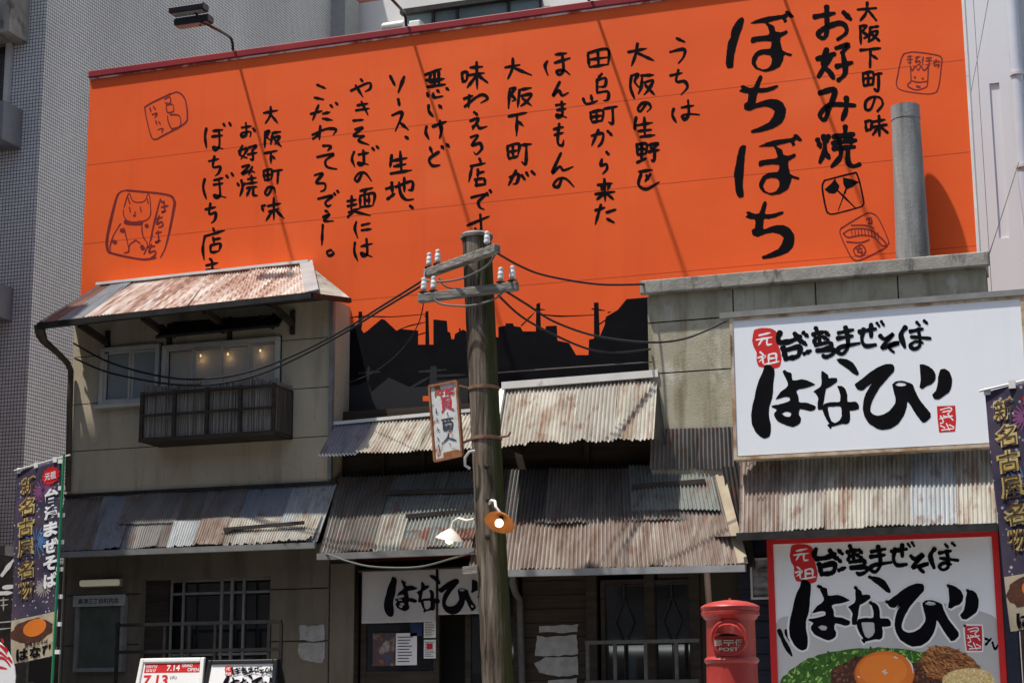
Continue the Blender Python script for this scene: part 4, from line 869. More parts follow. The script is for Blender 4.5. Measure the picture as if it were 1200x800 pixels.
# papers on the door
for (nm, lb, q, mt) in (('poster', 'small blue food poster stuck on the shop door', (437, 741, 463, 780), nmat('bluish poster', [(.35, (.05, .09, .16)), (.5, (.12, .05, .03)), (.7, (.45, .48, .5))], (1, 1, 1), 6)),
                        ('menu_sheet', 'white typed menu sheet beside the blue food poster', (464, 741, 489, 779), WHITEINK),
                        ('notice_paper', 'small dark blue notice on the door under the curtain', (481, 727, 495, 745), nmat('blue notice', [(.3, (.02, .035, .1)), (.7, (.03, .05, .14))], ns=5)),
                        ('notice_paper', 'narrow white notice high on the door post', (497, 726, 511, 747), WHITEINK),
                        ('notice_paper', 'narrow white notice with a red square, low on the door post', (497, 749, 511, 771), WHITEINK)):
    c1, c2 = at(q[0], q[3], 20.1), at(q[2], q[1], 20.1)
    Yp = 20.095
    t = thing(nm, lb, 'paper', (c1.x, Yp, c1.z)); g = MB(); g.box(c1.x, c2.x, Yp-.006, Yp, c1.z, c2.z); g.build('sheet', mt, t)
    g = MB(); W_, Hh = c2.x-c1.x, c2.z-c1.z
    if mt is WHITEINK:
        for k in range(9): zz = c1.z+Hh*(.1+.85*k/9); g.box(c1.x+W_*.1, c1.x+W_*random.uniform(.6, .92), Yp-.009, Yp-.007, zz, zz+Hh*.03)
        g.build('printing', STEEL_G, t)
        if 'red' in lb: g = MB(); g.box(c1.x+W_*.25, c1.x+W_*.75, Yp-.011, Yp-.0095, c1.z+Hh*.5, c1.z+Hh*.8); g.build('red_square', RED, t)
# noren
def sheetfn(x0, x1, z0, z1, Y, amp=.02, k=9):
    return lambda u, v, o=0: Vector((x0+(x1-x0)*u, Y-o+amp*(1-v)*math.sin(u*k)+.006*math.sin(u*31+v*3)*(1-v), z0+(z1-z0)*v))
def cloth(fn, name, mat, parent, nu=40, nv=20, thick=True):
    g = MB()
    for i in range(nu+1):
        for j in range(nv+1): g.v.append(fn(i/nu, j/nv))
    for i in range(nu):
        for j in range(nv): a = i*(nv+1)+j; g.f.append((a, a+nv+1, a+nv+2, a+1))
    o = g.build(name, mat, parent, smooth=True)
    if thick:
        md = o.modifiers.new('thick', 'SOLIDIFY'); md.thickness = .003; md.offset = 1
    return o
YN = 19.85
N = thing('shop_curtain', 'off white split curtain with black brush writing hung at the shop door', 'curtain', at(500, 665, YN))
nx0, nx1, nz1, nz0 = at(424, 700, YN).x, at(588, 700, YN).x, at(500, 665, YN).z, at(470, 729, YN).z
nm = at(511, 700, YN).x; nz0b = at(550, 719, YN).z
fa = sheetfn(nx0, nm-.006, nz0, nz1, YN, .015, 7); fb = sheetfn(nm+.03, nx1, nz0b, nz1, YN, .03, 6)
cloth(fa, 'cloth', CLOTH, N); cloth(fb, 'cloth', CLOTH, N)
g = MB(); g.tube([(nx0-.05, YN, nz1-.01), (nx1+.1, YN, nz1-.01)], .014, 10); g.build('rod', WOOD_B, N)

# ---- the shop logo, traced once in the sign's own pixels, reused at other sizes
KA = crop(870, 375, 5.714); KB = crop(990, 375, 5.714)
LOGO = [(pts('150,300 185,300 212,325 215,360 207,430 205,480 197,530 180,580 178,640 190,700 190,745 180,780 150,792 120,780 90,750 65,700 58,640 65,580 80,520 95,450 110,400 135,350', KA), []),
 (pts('268,342 285,333 300,345 328,355 335,400 360,402 400,395 440,405 488,430 455,445 420,455 380,462 362,475 375,510 380,548 430,552 490,575 485,600 455,608 420,600 385,595 378,630 392,655 388,685 365,705 335,715 300,705 262,690 235,675 215,645 212,625 230,600 215,590 195,580 200,570 235,565 275,555 305,545 318,535 312,515 280,515 225,530 230,515 255,480 290,455 305,435 302,415 290,390 278,365', KA), [pts('265,625 290,612 315,615 328,625 318,645 290,645', KA)]),
 (pts('530,340 545,345 572,365 578,388 600,385 632,388 635,410 610,430 580,450 560,460 552,500 548,530 540,570 535,598 505,598 503,560 508,525 500,505 485,485 475,478 500,460 522,445 530,420 528,380', KA), []),
 (pts('630,262 660,255 700,262 740,285 770,330 780,355 772,370 745,360 715,335 680,310 650,290', KA), []),
 (pts('635,440 665,440 690,460 702,500 705,545 760,545 780,570 778,595 740,605 718,605 722,640 718,680 700,695 665,695 630,705 600,712 590,728 568,700 582,692 560,660 540,615 535,585 548,560 590,548 640,548 655,540 655,500 645,465', KA), [pts('572,582 610,578 640,576 660,582 665,640 650,670 620,688 597,675 582,640', KA)]),
 (pts('65,430 90,410 130,380 180,340 230,310 280,293 320,295 332,315 328,345 300,375 270,410 235,450 205,500 185,540 172,580 172,610 190,630 220,638 260,630 300,605 335,560 340,530 330,490 322,455 318,430 340,410 380,405 420,415 455,430 470,470 500,530 540,580 572,620 575,650 545,680 520,685 500,660 470,620 440,570 420,545 415,580 395,640 360,690 310,725 250,735 210,722 160,690 130,640 120,590 125,540 140,490 170,440 180,425 150,445 120,470 85,465', KB), [pts('337,431 360,417 400,421 413,434 380,443 350,439', KB)]),
 (pts('502,300 525,295 555,305 590,330 608,365 605,400 580,430 550,440 520,460 500,450 508,400', KB), []),
 (pts('640,330 670,325 700,345 718,390 715,440 700,480 660,510 630,530 600,528 585,500 610,470 622,420 625,380', KB), [])]
SMALL = [(KA, 6.3, '252,82 238,125 256,158;258,150 320,142 388,110;348,88 392,148;272,186 288,252;282,204 378,180 378,230 354,248;288,256 366,248'),
 (KA, 5.1, '408,84 438,110;398,140 428,166;412,225 458,204;490,50 502,80;472,96 548,78;492,118 476,152;516,95 516,142;538,110 574,132;555,78 578,100;488,166 584,150 586,180 500,202;498,204 612,198 602,228 560,246 538,236'),
 (KA, 5.1, '643,86 742,64;638,122 738,105;690,48 706,130 700,190 668,226 634,206 660,180 722,166 785,154'),
 (KB, 5.1, '98,78 208,58;176,28 176,112;126,60 114,130 140,172 208,164'), (KB, 3.4, '214,18 232,42;244,8 262,36'),
 (KB, 4.9, '236,104 268,126 325,92 248,184 322,160 358,154 298,182 328,214'),
 (KB, 5.9, '406,48 376,100 402,182'), (KB, 4.4, '438,76 522,58;444,112 572,122;490,58 502,120 500,172 464,192 438,170 472,144 522,152'), (KB, 3.7, '480,13 502,36;530,3 552,22')]
BADGE = pts('80,65 130,52 190,55 225,75 240,115 240,160 255,215 262,260 250,310 210,325 150,318 110,310 95,270 95,215 75,180 65,140 70,100', KA)
BADGE_T = [(KA, 2.4, '112,102 188,84;93,132 198,114;136,124 108,168;166,120 166,162 198,160;118,213 142,232;104,252 152,240 112,278;134,252 140,292;176,230 176,292;176,232 222,225 227,282;180,258 222,252;150,297 247,276')]
SEAL = pts('617,574 740,570 744,660 740,745 632,750 622,660', KB)
SEAL_T = [(KB, 1.4, '640,600 700,585 715,600 690,625;655,615 700,605;640,640 660,680 640,690;660,640 700,650;690,630 725,670;640,705 670,720;680,690 700,735;700,700 730,715;650,735 730,725;635,660 720,640')]
def logo(fn, parent, halo=0, small=True, seal=True, holes=True):
    """fn(x, y, k): sign pixel -> point of the surface that carries the logo"""
    def lay(o): return lambda x, y, k=0: fn(x, y, k+o)
    if halo:
        p = Paint(lay(0))
        for out, h in LOGO:
            q = list(out)+[out[0]]; p.stroke(q, halo*2, 1, 1, 0, lin=True)
        q = SEAL+[SEAL[0]]; p.stroke(q, halo*1.6, 1, 1, 0, lin=True)
        p.build('lettering_outline', WHITEINK, parent)
    if small:
        p = Paint(lay(14)); p.shape(BADGE, rough=.1); p.build('badge', RED, parent)
        p = Paint(lay(16))
        for tf, w_, s in BADGE_T: p.strokes(s, w_, tf)
        p.build('badge_lettering', WHITEINK, parent)
    p = Paint(lay(30))
    for out, h in LOGO: p.shape(out, h if holes else [], rough=.15)
    if small:
        for tf, w_, s in SMALL: p.strokes(s, w_, tf, end=.8, start=1)
    p.build('lettering', INK, parent)
    if seal:
        p = Paint(lay(14)); p.shape(SEAL, smooth=False, rough=.3); p.build('seal', RED, parent)
        p = Paint(lay(16))
        for tf, w_, s in SEAL_T: p.strokes(s, w_, tf, end=1, start=1)
        p.build('seal_lettering', WHITEINK, parent)

# noren writing: anchor two points of the logo on the curtain
YS = 19.45
def sw(x, y): q = at(x, y, YS); return q.x, q.z
def affine(s1, s2, d1, d2):
    (a, b), (c, d) = sw(*s1), sw(*s2)
    kx = (d2.x-d1.x)/(c-a); kz = (d2.z-d1.z)/(d-b)
    def f(x, y):
        u, v = sw(x, y); return d1.x+(u-a)*kx, d1.z+(v-b)*kz
    return f
nf = affine((900, 428), (895, 513), at(461.5, 676, YN), at(459, 722, YN))
nf2 = affine((900, 428), (1052, 426), at(461.5, 676, YN), at(540, 674, YN))
def noren_fn(x, y, k=0):
    X_, _ = nf2(x, y); _, Z_ = nf(x, y)
    if X_ < nm+.01: u = (X_-nx0)/(nm-.006-nx0); v = (Z_-nz0)/(nz1-nz0); q = fa(u, v, .004+.00004*k)
    else: u = (X_-nm-.03)/(nx1-nm-.03); v = (Z_-nz0b)/(nz1-nz0b); q = fb(u, v, .004+.00004*k)
    q.x = X_; return q
logo(noren_fn, N, small=False, seal=False)

# railing before the shop window
R_ = thing('window_railing', 'grey metal railing in front of the dark shop window', 'railing', at(770, 800, 19.2))
Yr = 19.85
g = MB()
for q in (751, 798): z = at(770, q, Yr).z; g.box(at(686, q, Yr).x, at(820, q, Yr).x, Yr-.025, Yr+.025, z-.02, z+.02)
g.build('rail', STEEL_G, R_)
for q in (689, 721, 757, 793): x = at(q, 775, Yr).x; g = MB(); g.box(x-.02, x+.02, Yr-.018, Yr+.018, G0, at(q, 751.5, Yr).z); g.build('post', STEEL_G, R_)

# ================================================================== CONCRETE BUILDING (right)
Cn = thing('concrete_building', 'stained concrete panel building with parapet and round chimney', 'building', (-3.2, 20.6, G0))
QX0, QX1 = -5.2, -1.28
zj = [round(at(800, q, 20).z, 3) for q in (375.5, 435.5)]
ztop = at(760, 347, 20).z
wall('wall', 20, QX0, QX1, 2.9, ztop, CONC, Cn, jz=zj, rowjx=[(zj[0], 7, [at(q, 350, 20).x for q in (859, 956, 1053)])], gap=.016)
g = MB(); g.box(QX0+.02, QX1-.02, 20.1, 20.49, G0, ztop); g.build('core', GROOVE, Cn)
g = MB(); g.box(QX0-.06, QX1+.05, 19.88, 19.96, ztop+.002, at(760, 328, 19.88).z)
o = g.build('parapet', COPING, Cn, bevel=.015)
for i in range(0): pass
CYc = 20.15
cxy = at(1070, 299, CYc)
g = MB(); ctop = at(1064, 125, CYc).z; n_ = 40
prof = [(.198, ztop)]+[(.198-.035*k/9, ztop+.01+(ctop-.17-ztop)*k/9) for k in range(10)]+[(.168, ctop-.165), (.168, ctop-.0), (.14, ctop), (.14, ctop-.5)]
g.lathe((cxy.x, CYc, 0), prof, n_); g.build('chimney', CHIM, Cn, smooth=True)
g = MB(); g.box(QX0+.02, QX1, 19.962, 20.49, ztop+.003, ztop+.12); g.build('roof_slab', COPING, Cn)
# awning
GQ = (at(868, 540, 19.85), at(1166, 525, 19.85), at(866, 623.5, 19.2), at(1169, 610.5, 19.2))
GQ = (GQ[0], Vector((GQ[1].x, 19.85, GQ[0].z)), GQ[2], Vector((GQ[3].x, 19.2, GQ[2].z)))
for i, (a, b, mt) in enumerate(((0, .17, SH_PINK), (.165, .34, SH_PALE), (.335, .5, SH_CREAM), (.495, .68, SH_PALE), (.675, .85, SH_PALEBLUE), (.845, 1, SH_CREAM))): corr('awning_sheet', GQ, mt, Cn, a, b, 0, 1, .004*(i % 2), .048, .0135, .02, .015)
g = MB(); g.bar(GQ[2]+Vector((-.02, -.02, -.05)), GQ[3]+Vector((.0, -.02, -.05)), .08, .08); g.build('eave_gutter', DKMETAL, Cn)
g = MB(); g.poly([GQ[2], GQ[0], (GQ[0].x, 20, GQ[0].z), (GQ[2].x, 20, GQ[2].z)]); g.poly([GQ[2]+Vector((0, .04, -.03)), GQ[3]+Vector((0, .04, -.03)), (QX1, 20, 3), (QX0, 20, 3)]); g.build('awning_cheek', SH_DARK, Cn)
g = MB()
for i in range(13): g.box(at(866, 700, 19.95).x, QX1+.1, 19.95+.003*(i % 2), 19.98, G0+i*.18, G0+i*.18+.172)
g.build('board_wall', NAVY, Cn)
g = MB(); a = at(882, 700, 19.9); b = at(899, 655, 19.9); g.box(a.x, b.x+.1, 19.93, 19.949, a.z, b.z); wn = g.build('window', nmat('painted reflection glass', [(.35, (.08, .085, .09)), (.65, (.4, .41, .42))], (3, 1, 8), 1.5, .15, 0, .6), Cn)  # pale streaks in the glass colour are a painted reflection
g = MB(); frame(g, a.x-.02, b.x+.12, a.z-.02, b.z+.02, 19.9, 19.93, .025); g.build('window_frame', ALU, wn)

# ---- big sign
a, b = at(858, 373, YS), at(1196, 348, YS); zb = at(865, 534, YS).z
sx0, sx1, sz1 = a.x, b.x, (a.z+b.z)/2
T = thing('shop_sign', 'large white sign board with black brush writing above the right awning', 'sign', ((sx0+sx1)/2, YS, zb))
g = MB(); g.box(sx0, sx1, YS, YS+.18, zb, sz1); g.build('panel', SIGNWHITE, T)
g = MB(); frame(g, sx0-.03, sx1+.03, zb-.045, sz1+.01, YS-.012, YS+.19, .035); g.build('frame', RUSTFRAME, T)
g = MB(); g.box(sx0-.14, sx1+.06, YS-.03, YS+.25, sz1+.011, sz1+.075); g.build('top_cap', ALU_D, T)
g = MB()
for x in (sx0+.3, sx1-.3):
    for z in (sz1-.4, zb+.3): g = MB(); g.box(x-.03, x+.03, YS+.19, 20, z, z+.06); g.build('bracket', DKMETAL, T)
logo(lambda x, y, k=0: at(x, y, YS-.001-.00004*k), T)

# ---- poster
YP = 19.62
pa, pb = at(897, 632, YP), at(1169, 621, YP)
px0, px1, pz1 = pa.x+.02, pb.x, (pa.z+pb.z)/2
T = thing('shop_poster', 'red framed poster of a noodle bowl with a raw egg yolk under the right awning', 'poster', ((px0+px1)/2, YP, G0))
g = MB(); g.box(px0, px1, YP, YP+.12, .75, pz1); g.build('panel', POSTER, T)
g = MB(); frame(g, px0-.005, px1+.005, .74, pz1+.01, YP-.02, YP+.13, .07); g.build('frame', RED, T)
for x in (px0+.3, px1-.3): g = MB(); g.box(x-.04, x+.04, YP+.01, YP+.09, G0, .745); g.build('foot', DKMETAL, T)
def pw(x, y, k=0): return at(x, y, YP-.001-.0001*k)
def flat(name, s, mat, k, smooth=True, rough=0):
    p = Paint(lambda x, y, j=0: pw(x, y, k)); p.shape(P(s), smooth=smooth, rough=rough); return p.build(name, mat, T)
flat('bowl_print', '909,732 930,720 965,711 1040,704 1115,707 1150,716 1167,724 1172,760 1176,800 1180,868 918,868', BOWLG, 1)
def inside(q, x, y):
    r = False
    for i in range(len(q)):
        (a, b), (c, d) = q[i-1], q[i]
        if (b > y) != (d > y) and x < (c-a)*(y-b)/(d-b)+a: r = not r
    return r
def scatter(name, s, cols, n, L0, L1, W0, W1, k, ang=None):
    q = P(s); xs = [a for a, b in q]; ys = [b for a, b in q]; ps = [Paint(lambda x, y, j=0: pw(x, y, k+j*.02)) for _ in cols]
    for i in range(n):
        for _ in range(60):
            x, y = random.uniform(min(xs), max(xs)), random.uniform(min(ys), min(max(ys), 815))
            if inside(q, x, y): break
        a = random.uniform(0, math.pi) if ang is None else random.gauss(*ang); l = random.uniform(L0, L1)/2; w_ = random.uniform(W0, W1)/2; m_ = 9; p = random.choice(ps); p.k = i % 40
        o = []
        for h in range(m_):
            t_ = 2*math.pi*h/m_; rr = random.uniform(.75, 1.2); u, v = l*rr*math.cos(t_), w_*rr*math.sin(t_); o.append((x+u*math.cos(a)-v*math.sin(a), y+u*math.sin(a)+v*math.cos(a)))
        p.mb.poly([pw(x_, y_, k+(i % 40)*.02) for x_, y_ in o])
    for p, c in zip(ps, cols):
        if p.mb.v: p.build(name, c, T)
def pc(*rgb): return base_mat('printed colour', rgb, .45, 0, .3)
LEEK = '914,800 925,786 943,773 965,765 1000,760 1030,758 1075,762 1096,770 1100,800 1104,860 925,860'
MT = '973,800 975,783 990,776 1008,768 1030,772 1085,776 1108,784 1120,800 1118,860 985,860'
FLK = '1079,775 1083,763 1092,757 1112,757 1132,765 1146,778 1152,792 1122,788 1108,797 1090,792'
GRL = '1104,797 1112,788 1126,783 1145,782 1161,788 1166,800 1168,850 1120,850'
flat('leek_print', LEEK, pc(0.045, 0.128, 0.018), 3, rough=1.2)
scatter('leek_print', LEEK, [pc(0.027, 0.075, 0.012), pc(0.075, 0.225, 0.027), pc(0.150, 0.360, 0.045), pc(0.360, 0.570, 0.150)], 420, 3, 8, 1.2, 3, 3.3)
flat('meat_print', MT, pc(0.075, 0.030, 0.018), 5, rough=1.2)
scatter('meat_print', MT, [pc(0.038, 0.015, 0.011), pc(0.135, 0.053, 0.030), pc(0.240, 0.105, 0.060), pc(0.180, 0.045, 0.030)], 300, 2, 6, 1.5, 3.4, 5.3)
flat('flake_print', FLK, pc(0.300, 0.112, 0.038), 7, rough=1.0)
scatter('flake_print', FLK, [pc(0.180, 0.060, 0.018), pc(0.420, 0.165, 0.053), pc(0.540, 0.255, 0.090), pc(0.105, 0.038, 0.015)], 260, 4, 11, .9, 2.2, 7.3, (.5, .45))
flat('garlic_print', GRL, pc(0.750, 0.555, 0.240), 9, rough=.7)
scatter('garlic_print', GRL, [pc(0.870, 0.675, 0.330), pc(0.600, 0.405, 0.135), pc(0.900, 0.825, 0.480)], 260, 1.2, 3.2, 1, 2.4, 9.3)
ell = lambda cx, cy_, rx, ry: ' '.join(f'{cx+rx*math.cos(i*math.pi/16):.1f},{cy_-ry*math.sin(i*math.pi/16):.1f}' for i in range(32))
flat('yolk_print', ell(1036.5, 789, 35.5, 27), pc(0.600, 0.128, 0.018), 10.4)
flat('yolk_print', ell(1037, 788, 34, 25.4), pc(0.780, 0.195, 0.027), 10.8)
flat('yolk_print', ell(1035, 785, 28, 19), pc(0.900, 0.247, 0.036), 11.2)
p = Paint(lambda x, y, j=0: pw(x, y, 12)); p.strokes('1062,770 1068,778 1070,788;1034,786 1040,788;1037,784 1037,790;1048,769 1052,771;1005,792 1008,793', 1.6); p.build('highlight_print', WHITEINK, T)
p = Paint(lambda x, y, j=0: pw(x, y, 3)); p.strokes('913,738 919,752 928,768;921,738 926,750', 5.5); p.strokes('1153,747 1160,750;1155,755 1162,747;1163,752 1166,760 1170,754', 3); p.strokes('1083,736 1090,744;1048,730 1056,728', 5); p.build('bowl_lettering', INK, T)
qx = affine((901.5, 427.5), (1115.6, 443), at(944.7, 679, YP), at(1147, 703, YP))
qz = affine((901.5, 427.5), (895, 513), at(944.7, 679, YP), at(938, 761, YP))
logo(lambda x, y, k=0: Vector((qx(x, y)[0], YP-.0028-.00004*k, qz(x, y)[1])), T, halo=2.7)
# narrow navy post right of the poster
g = MB(); a = at(1181, 800, 19.6); g.box(px1+.012, px1+.14, 19.58, 19.9, G0, 2.95); tag(g.build('door_post', NAVY), 'dark navy post along the right side of the noodle poster', 'post')
W2 = thing('side_shop', 'shop front at the right edge beyond the navy post', 'shop', (1, 20.2, G0))
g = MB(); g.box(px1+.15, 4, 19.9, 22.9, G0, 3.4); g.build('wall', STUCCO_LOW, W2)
g = MB()
for i in range(6): g.box(px1+.2, 2, 19.86, 19.9, 1.0+i*.28, 1.2+i*.28)
g.build('slat', WOOD_B, W2)

# ================================================================== UTILITY POLE
pt, pbm = at(558.5, 278, 18.2), at(583.5, 800, 18.2)
dirp = (pbm-pt)/(pt.z-pbm.z)
foot = pt+dirp*(pt.z-G0)
U = thing('utility_pole', 'weathered mossy wooden utility pole with two crossarms', 'utility pole', foot)
g = MB(); pp = []; rr = []
for k in range(41):
    z = k/40; pp.append(foot+(pt-foot)*z); rr.append(.168-.004*z+random.uniform(-.003, .003))
g.tube(pp, rr, 28); o = g.build('pole', POLE, U, smooth=True)
g = MB(); g.lathe(pt, [(.185, -.02), (.188, .015), (.16, .04), (.05, .055)], 24); g.build('pole_cap', WOOD_G, U, smooth=True)
INSPOTS = []
def insulator(base, parent, s=1):
    g = MB(); g.lathe(base, [(.012, -.05), (.012, .015), (.036*s, .018), (.044*s, .042), (.036*s, .064), (.042*s, .077), (.036*s, .098), (.028*s, .115), (.034*s, .128), (.03*s, .15), (.012, .158)], 16)
    return g.build('insulator', PORC, parent, smooth=True)
def crossarm(pL, pR, ins, w=.095, h=.10):
    g = MB(); g.bar(pL, pR, w, h); o = g.build('crossarm', WOOD_G, U, bevel=.012)
    d = pR-pL; tops = []
    for t_ in ins:
        q = pL+d*t_+Vector((0, 0, h/2+.03)); b = insulator(q, o, .86); tops.append(q+Vector((0, 0, .05)))
        g = MB(); g.lathe(q, [(.05, -.035), (.055, -.01), (.03, .0)], 12); g.build('insulator_seat', DKMETAL, o)
    return tops
ca = at(540, 306, 17.98); dA = Vector((-.81, .59, 0))
uL, uR = at(499.5, 321, 18.32), at(583, 291, 17.68)
lL, lR = at(491, 350, 18.0), at(607, 335, 18.0)
upT = crossarm(uL, uR, (.045, .17, .86)); loT = crossarm(lL, lR, (.05, .15, .83, .945))
for i, q in enumerate(((566, 455), (566, 514))):
    pass
def band(py):
    t_ = (pt.z-at(570, py, 18.2).z)/(pt.z-foot.z); c = pt+(foot-pt)*t_; g = MB(); g.lathe(c, [(.172, -.018), (.176, -.016), (.176, .016), (.172, .018)], 28); g.build('band', RUSTBAND, U, smooth=True); return c
b1, b2 = band(455), band(514)
g = MB()
for q in ((571, 547), (572, 629), (573, 586)): c = at(*q, 18.03); g.lathe(c, [(.03, 0), (.03, .03), (.012, .035), (.012, .06)], 10, axis=(0, -1, 0))
g.build('bolt', DKMETAL, U)
g = MB(); c = at(553, 669, 18.1); g.bar(at(543, 668, 18.05), at(560, 667, 18.05), .05, .08); g.build('bracket_arm', WOOD_G, U)
g = MB(); g.tube([at(556, 528, 18.0), at(550, 529, 17.95), at(545, 536, 17.95), at(545, 545, 17.98), at(551, 549, 18.0)], .015, 10); g.build('hook', ALU, U, smooth=True)
g = MB(); g.tube([b2+Vector((.17, -.05, 0)), b2+Vector((.3, -.12, .0)), b2+Vector((.33, -.13, .04))], .012, 8); g.build('hook', RUSTBAND, U)

# pawn sign
PS = thing('hanging_sign', 'rusty white enamel sign with red and black characters hung on the utility pole', 'sign', at(522, 540, 18.1))
c_tl, c_tr, c_bl, c_br = at(503.5, 452.5, 18.22), at(535.5, 446.5, 18.05), at(510, 540, 18.22), at(542, 533, 18.05)
nrm = (c_tr-c_tl).cross(c_bl-c_tl).normalized(); nrm = nrm if nrm.y < 0 else -nrm
g = MB(); g.prism([c_tl, c_tr, c_br, c_bl], -nrm*.02); g.build('panel', ENAMEL, PS)
def fr(a, b, w_):
    g = MB(); g.bar(a, b, .028, w_, up=nrm); return g
g = MB()
for a, b in ((c_tl, c_tr), (c_tr, c_br), (c_br, c_bl), (c_bl, c_tl)): g.bar(a, b, .026, .034, up=nrm)
g.build('frame', ENRUST, PS)
Kp = crop(490, 440, 7.27)
def psf(x, y, k=0):
    u = (x-503.5-(y-452.5)*.0743)/32; v = (y-452.5+(x-503.5)*.19)/87.5
    return (c_tl*(1-u)+c_tr*u)*(1-v)+(c_bl*(1-u)+c_br*u)*v+nrm*(.003+.0002*k)
p = Paint(psf); p.strokes('185,110 165,160;180,130 225,122;200,135 198,190;180,160 215,150;240,110 235,160;240,125 300,105;268,120 268,180;245,150 290,140;210,195 212,275;210,195 272,185 275,265;212,220 272,212;212,245 272,238;212,272 275,262;225,275 205,310;260,268 305,290', 1.9, Kp, end=.9, start=1); p.build('lettering', REDPAINT, PS)
p = Paint(psf); p.strokes('200,375 295,360;215,372 215,395;245,368 245,390;270,365 272,388;212,400 285,388;215,405 220,462;215,405 288,395 288,455;220,428 285,420;220,445 285,440;220,462 290,455;260,490 250,530 205,575;255,525 325,550', 1.7, Kp, end=.85, start=1)
p.strokes('155,280 158,320;150,310 175,320;160,360 170,390;155,385 185,380;165,440 180,470;160,465 190,460;165,520 185,550;175,580 185,640;250,310 255,330;245,330 262,332;270,570 278,590', .9, Kp); p.build('lettering', BLUEINK, PS)
p = Paint(psf); p.shape(pts('215,645 340,630 365,660 350,690 225,700', Kp), rough=.6); p.shape(pts('150,105 190,90 150,190 140,150', Kp), rough=.5); p.build('rust_stain', ENRUST, PS)
g = MB(); g.tube([c_tr+Vector((0, 0, -.05)), b1+Vector((-.15, -.05, 0))], .015, 8); g.tube([at(541, 519, 18.05), b2+Vector((-.15, -.04, 0))], .015, 8); g.build('bracket', RUSTBAND, PS)

# pole lamps
def pole_lamp(name, label, ctr, axis, mat_in, armpts, rad_=.17, depth=.075):
    L = thing(name, label, 'lamp', ctr, 'shaded lamps on the utility pole')
    ax = Vector(axis).normalized(); g = MB()
    g.lathe(ctr, [(.03, .09), (.045, .075), (.06, .065), (rad_*.7, .03), (rad_, -.02), (rad_+.004, -.026), (rad_-.004, -.024), (rad_*.7, .022), (.05, .055), (.02, .06)], 32, axis=ax); g.build('lamp_shade', mat_in, L, smooth=True)
    g = MB(); c = ctr-ax*.03; g.lathe(c, [(.012, .06), (.02, .045), (.04, .02), (.046, -.005), (.036, -.032), (.012, -.045)], 20, axis=ax); g.build('bulb', BULB, L, smooth=True)
    g = MB(); g.lathe(ctr, [(.026, .05), (.026, .0), (.022, -.005)], 14, axis=ax); g.build('socket', DKMETAL, L)
    g = MB(); g.tube(armpts, .016, 10); g.build('arm', mat_in if mat_in is SHADE_W else PORC, L, smooth=True)
    pl = bpy.data.lights.new('lamp_light', 'POINT'); pl.energy = .5; pl.color = (1, .7, .38); pl.shadow_soft_size = .05
    lo = bpy.data.objects.new('lamp_light', pl); COL.objects.link(lo); lo.location = ctr-ax*.1; adopt(lo, L)
    return L
c1 = at(586, 610, 17.82)
pole_lamp('pole_lamp', 'lit lamp with an orange brown dish shade facing out from the pole', c1, (.10, .62, .80), SHADE_O, [at(573, 590, 18.02), at(576, 586, 17.98), at(580, 587, 17.92), at(581, 594, 17.86), c1+Vector((.0, .07, .06))], .165)
c2 = at(527, 629, 18.25)
pole_lamp('pole_lamp', 'lit white dish lamp on a curved arm left of the pole', c2, (.22, -.10, .96), SHADE_W, [at(556, 608, 18.15), at(547, 610, 18.2), at(538, 607, 18.25), at(531, 611, 18.25), at(529, 621, 18.25), c2+Vector((0, 0, .06))], .15)

# ---- cables
def cable(label, q, ys, r=.013, mat=RUBBER):
    P_ = P(q) if isinstance(q, str) else q; n = len(P_); c = catmull(P_, 6); m_ = len(c)
    g = MB(); g.tube([at(x, y, ys[0]+(ys[1]-ys[0])*i/(m_-1)) for i, (x, y) in enumerate(c)], r, 8)
    return tag(g.build('cable', mat, None, smooth=True), label, 'cable')
cable('upper of the two black cables sagging past the house windows to the pole', '86,402 130,425 190,441 238,444 290,436 345,416 400,388 450,357 498,327', (19.9, 18.25))
cable('lower of the two black cables sagging past the house windows to the pole', '88,420 130,437 200,450 250,450 300,440 345,421 400,392 450,361 497,333', (19.9, 18.1))
cable('black cable from the upper crossarm to the concrete parapet', '583,297 610,312 640,323 700,333 757,333', (17.7, 19.92))
cable('black cable from the lower crossarm to the top corner of the white sign', '594,342 618,357 650,377 700,394 760,401 805,396 851,376', (18.0, 19.4))
cable('lowest black cable on the right, from the crossarm to the concrete wall', '584,346 610,370 645,390 690,409 725,413 762,409', (18.0, 19.98))
cable('thin drooping line from the crossarm to the house corner', '497,352 490,380 470,410 440,435 409,448', (18.05, 19.93), .007)
cable('faint grey line stretched level from the pole to the concrete wall', '575,437 660,431 764,424', (18.1, 19.98), .007, GREYCABLE)
cable('grey cable drooping below the shop awning gutter', '381,648 410,658 440,664 490,664 530,654 556,646', (19.3, 18.3), .011, GREYCABLE)
cable('grey jumper wire looping along the upper crossarm', '498,318 499,328 520,330 545,325 570,312 581,297', (18.25, 17.62), .012, GREYCABLE)
cable('pale jumper wire looping under the lower crossarm', '506,344 510,352 522,357 552,358 580,350 592,339', (17.93, 17.93), .012, GREYCABLE)
cable('short dark wire joining the two crossarms left of the pole', '515,326 520,334 530,338 545,338', (18.15, 17.99), .01)
cable('bare wire end of the sign lead under the rust frame', '874,538 876,546 882,541 882,548', (19.4, 19.4), .008, GREYCABLE)

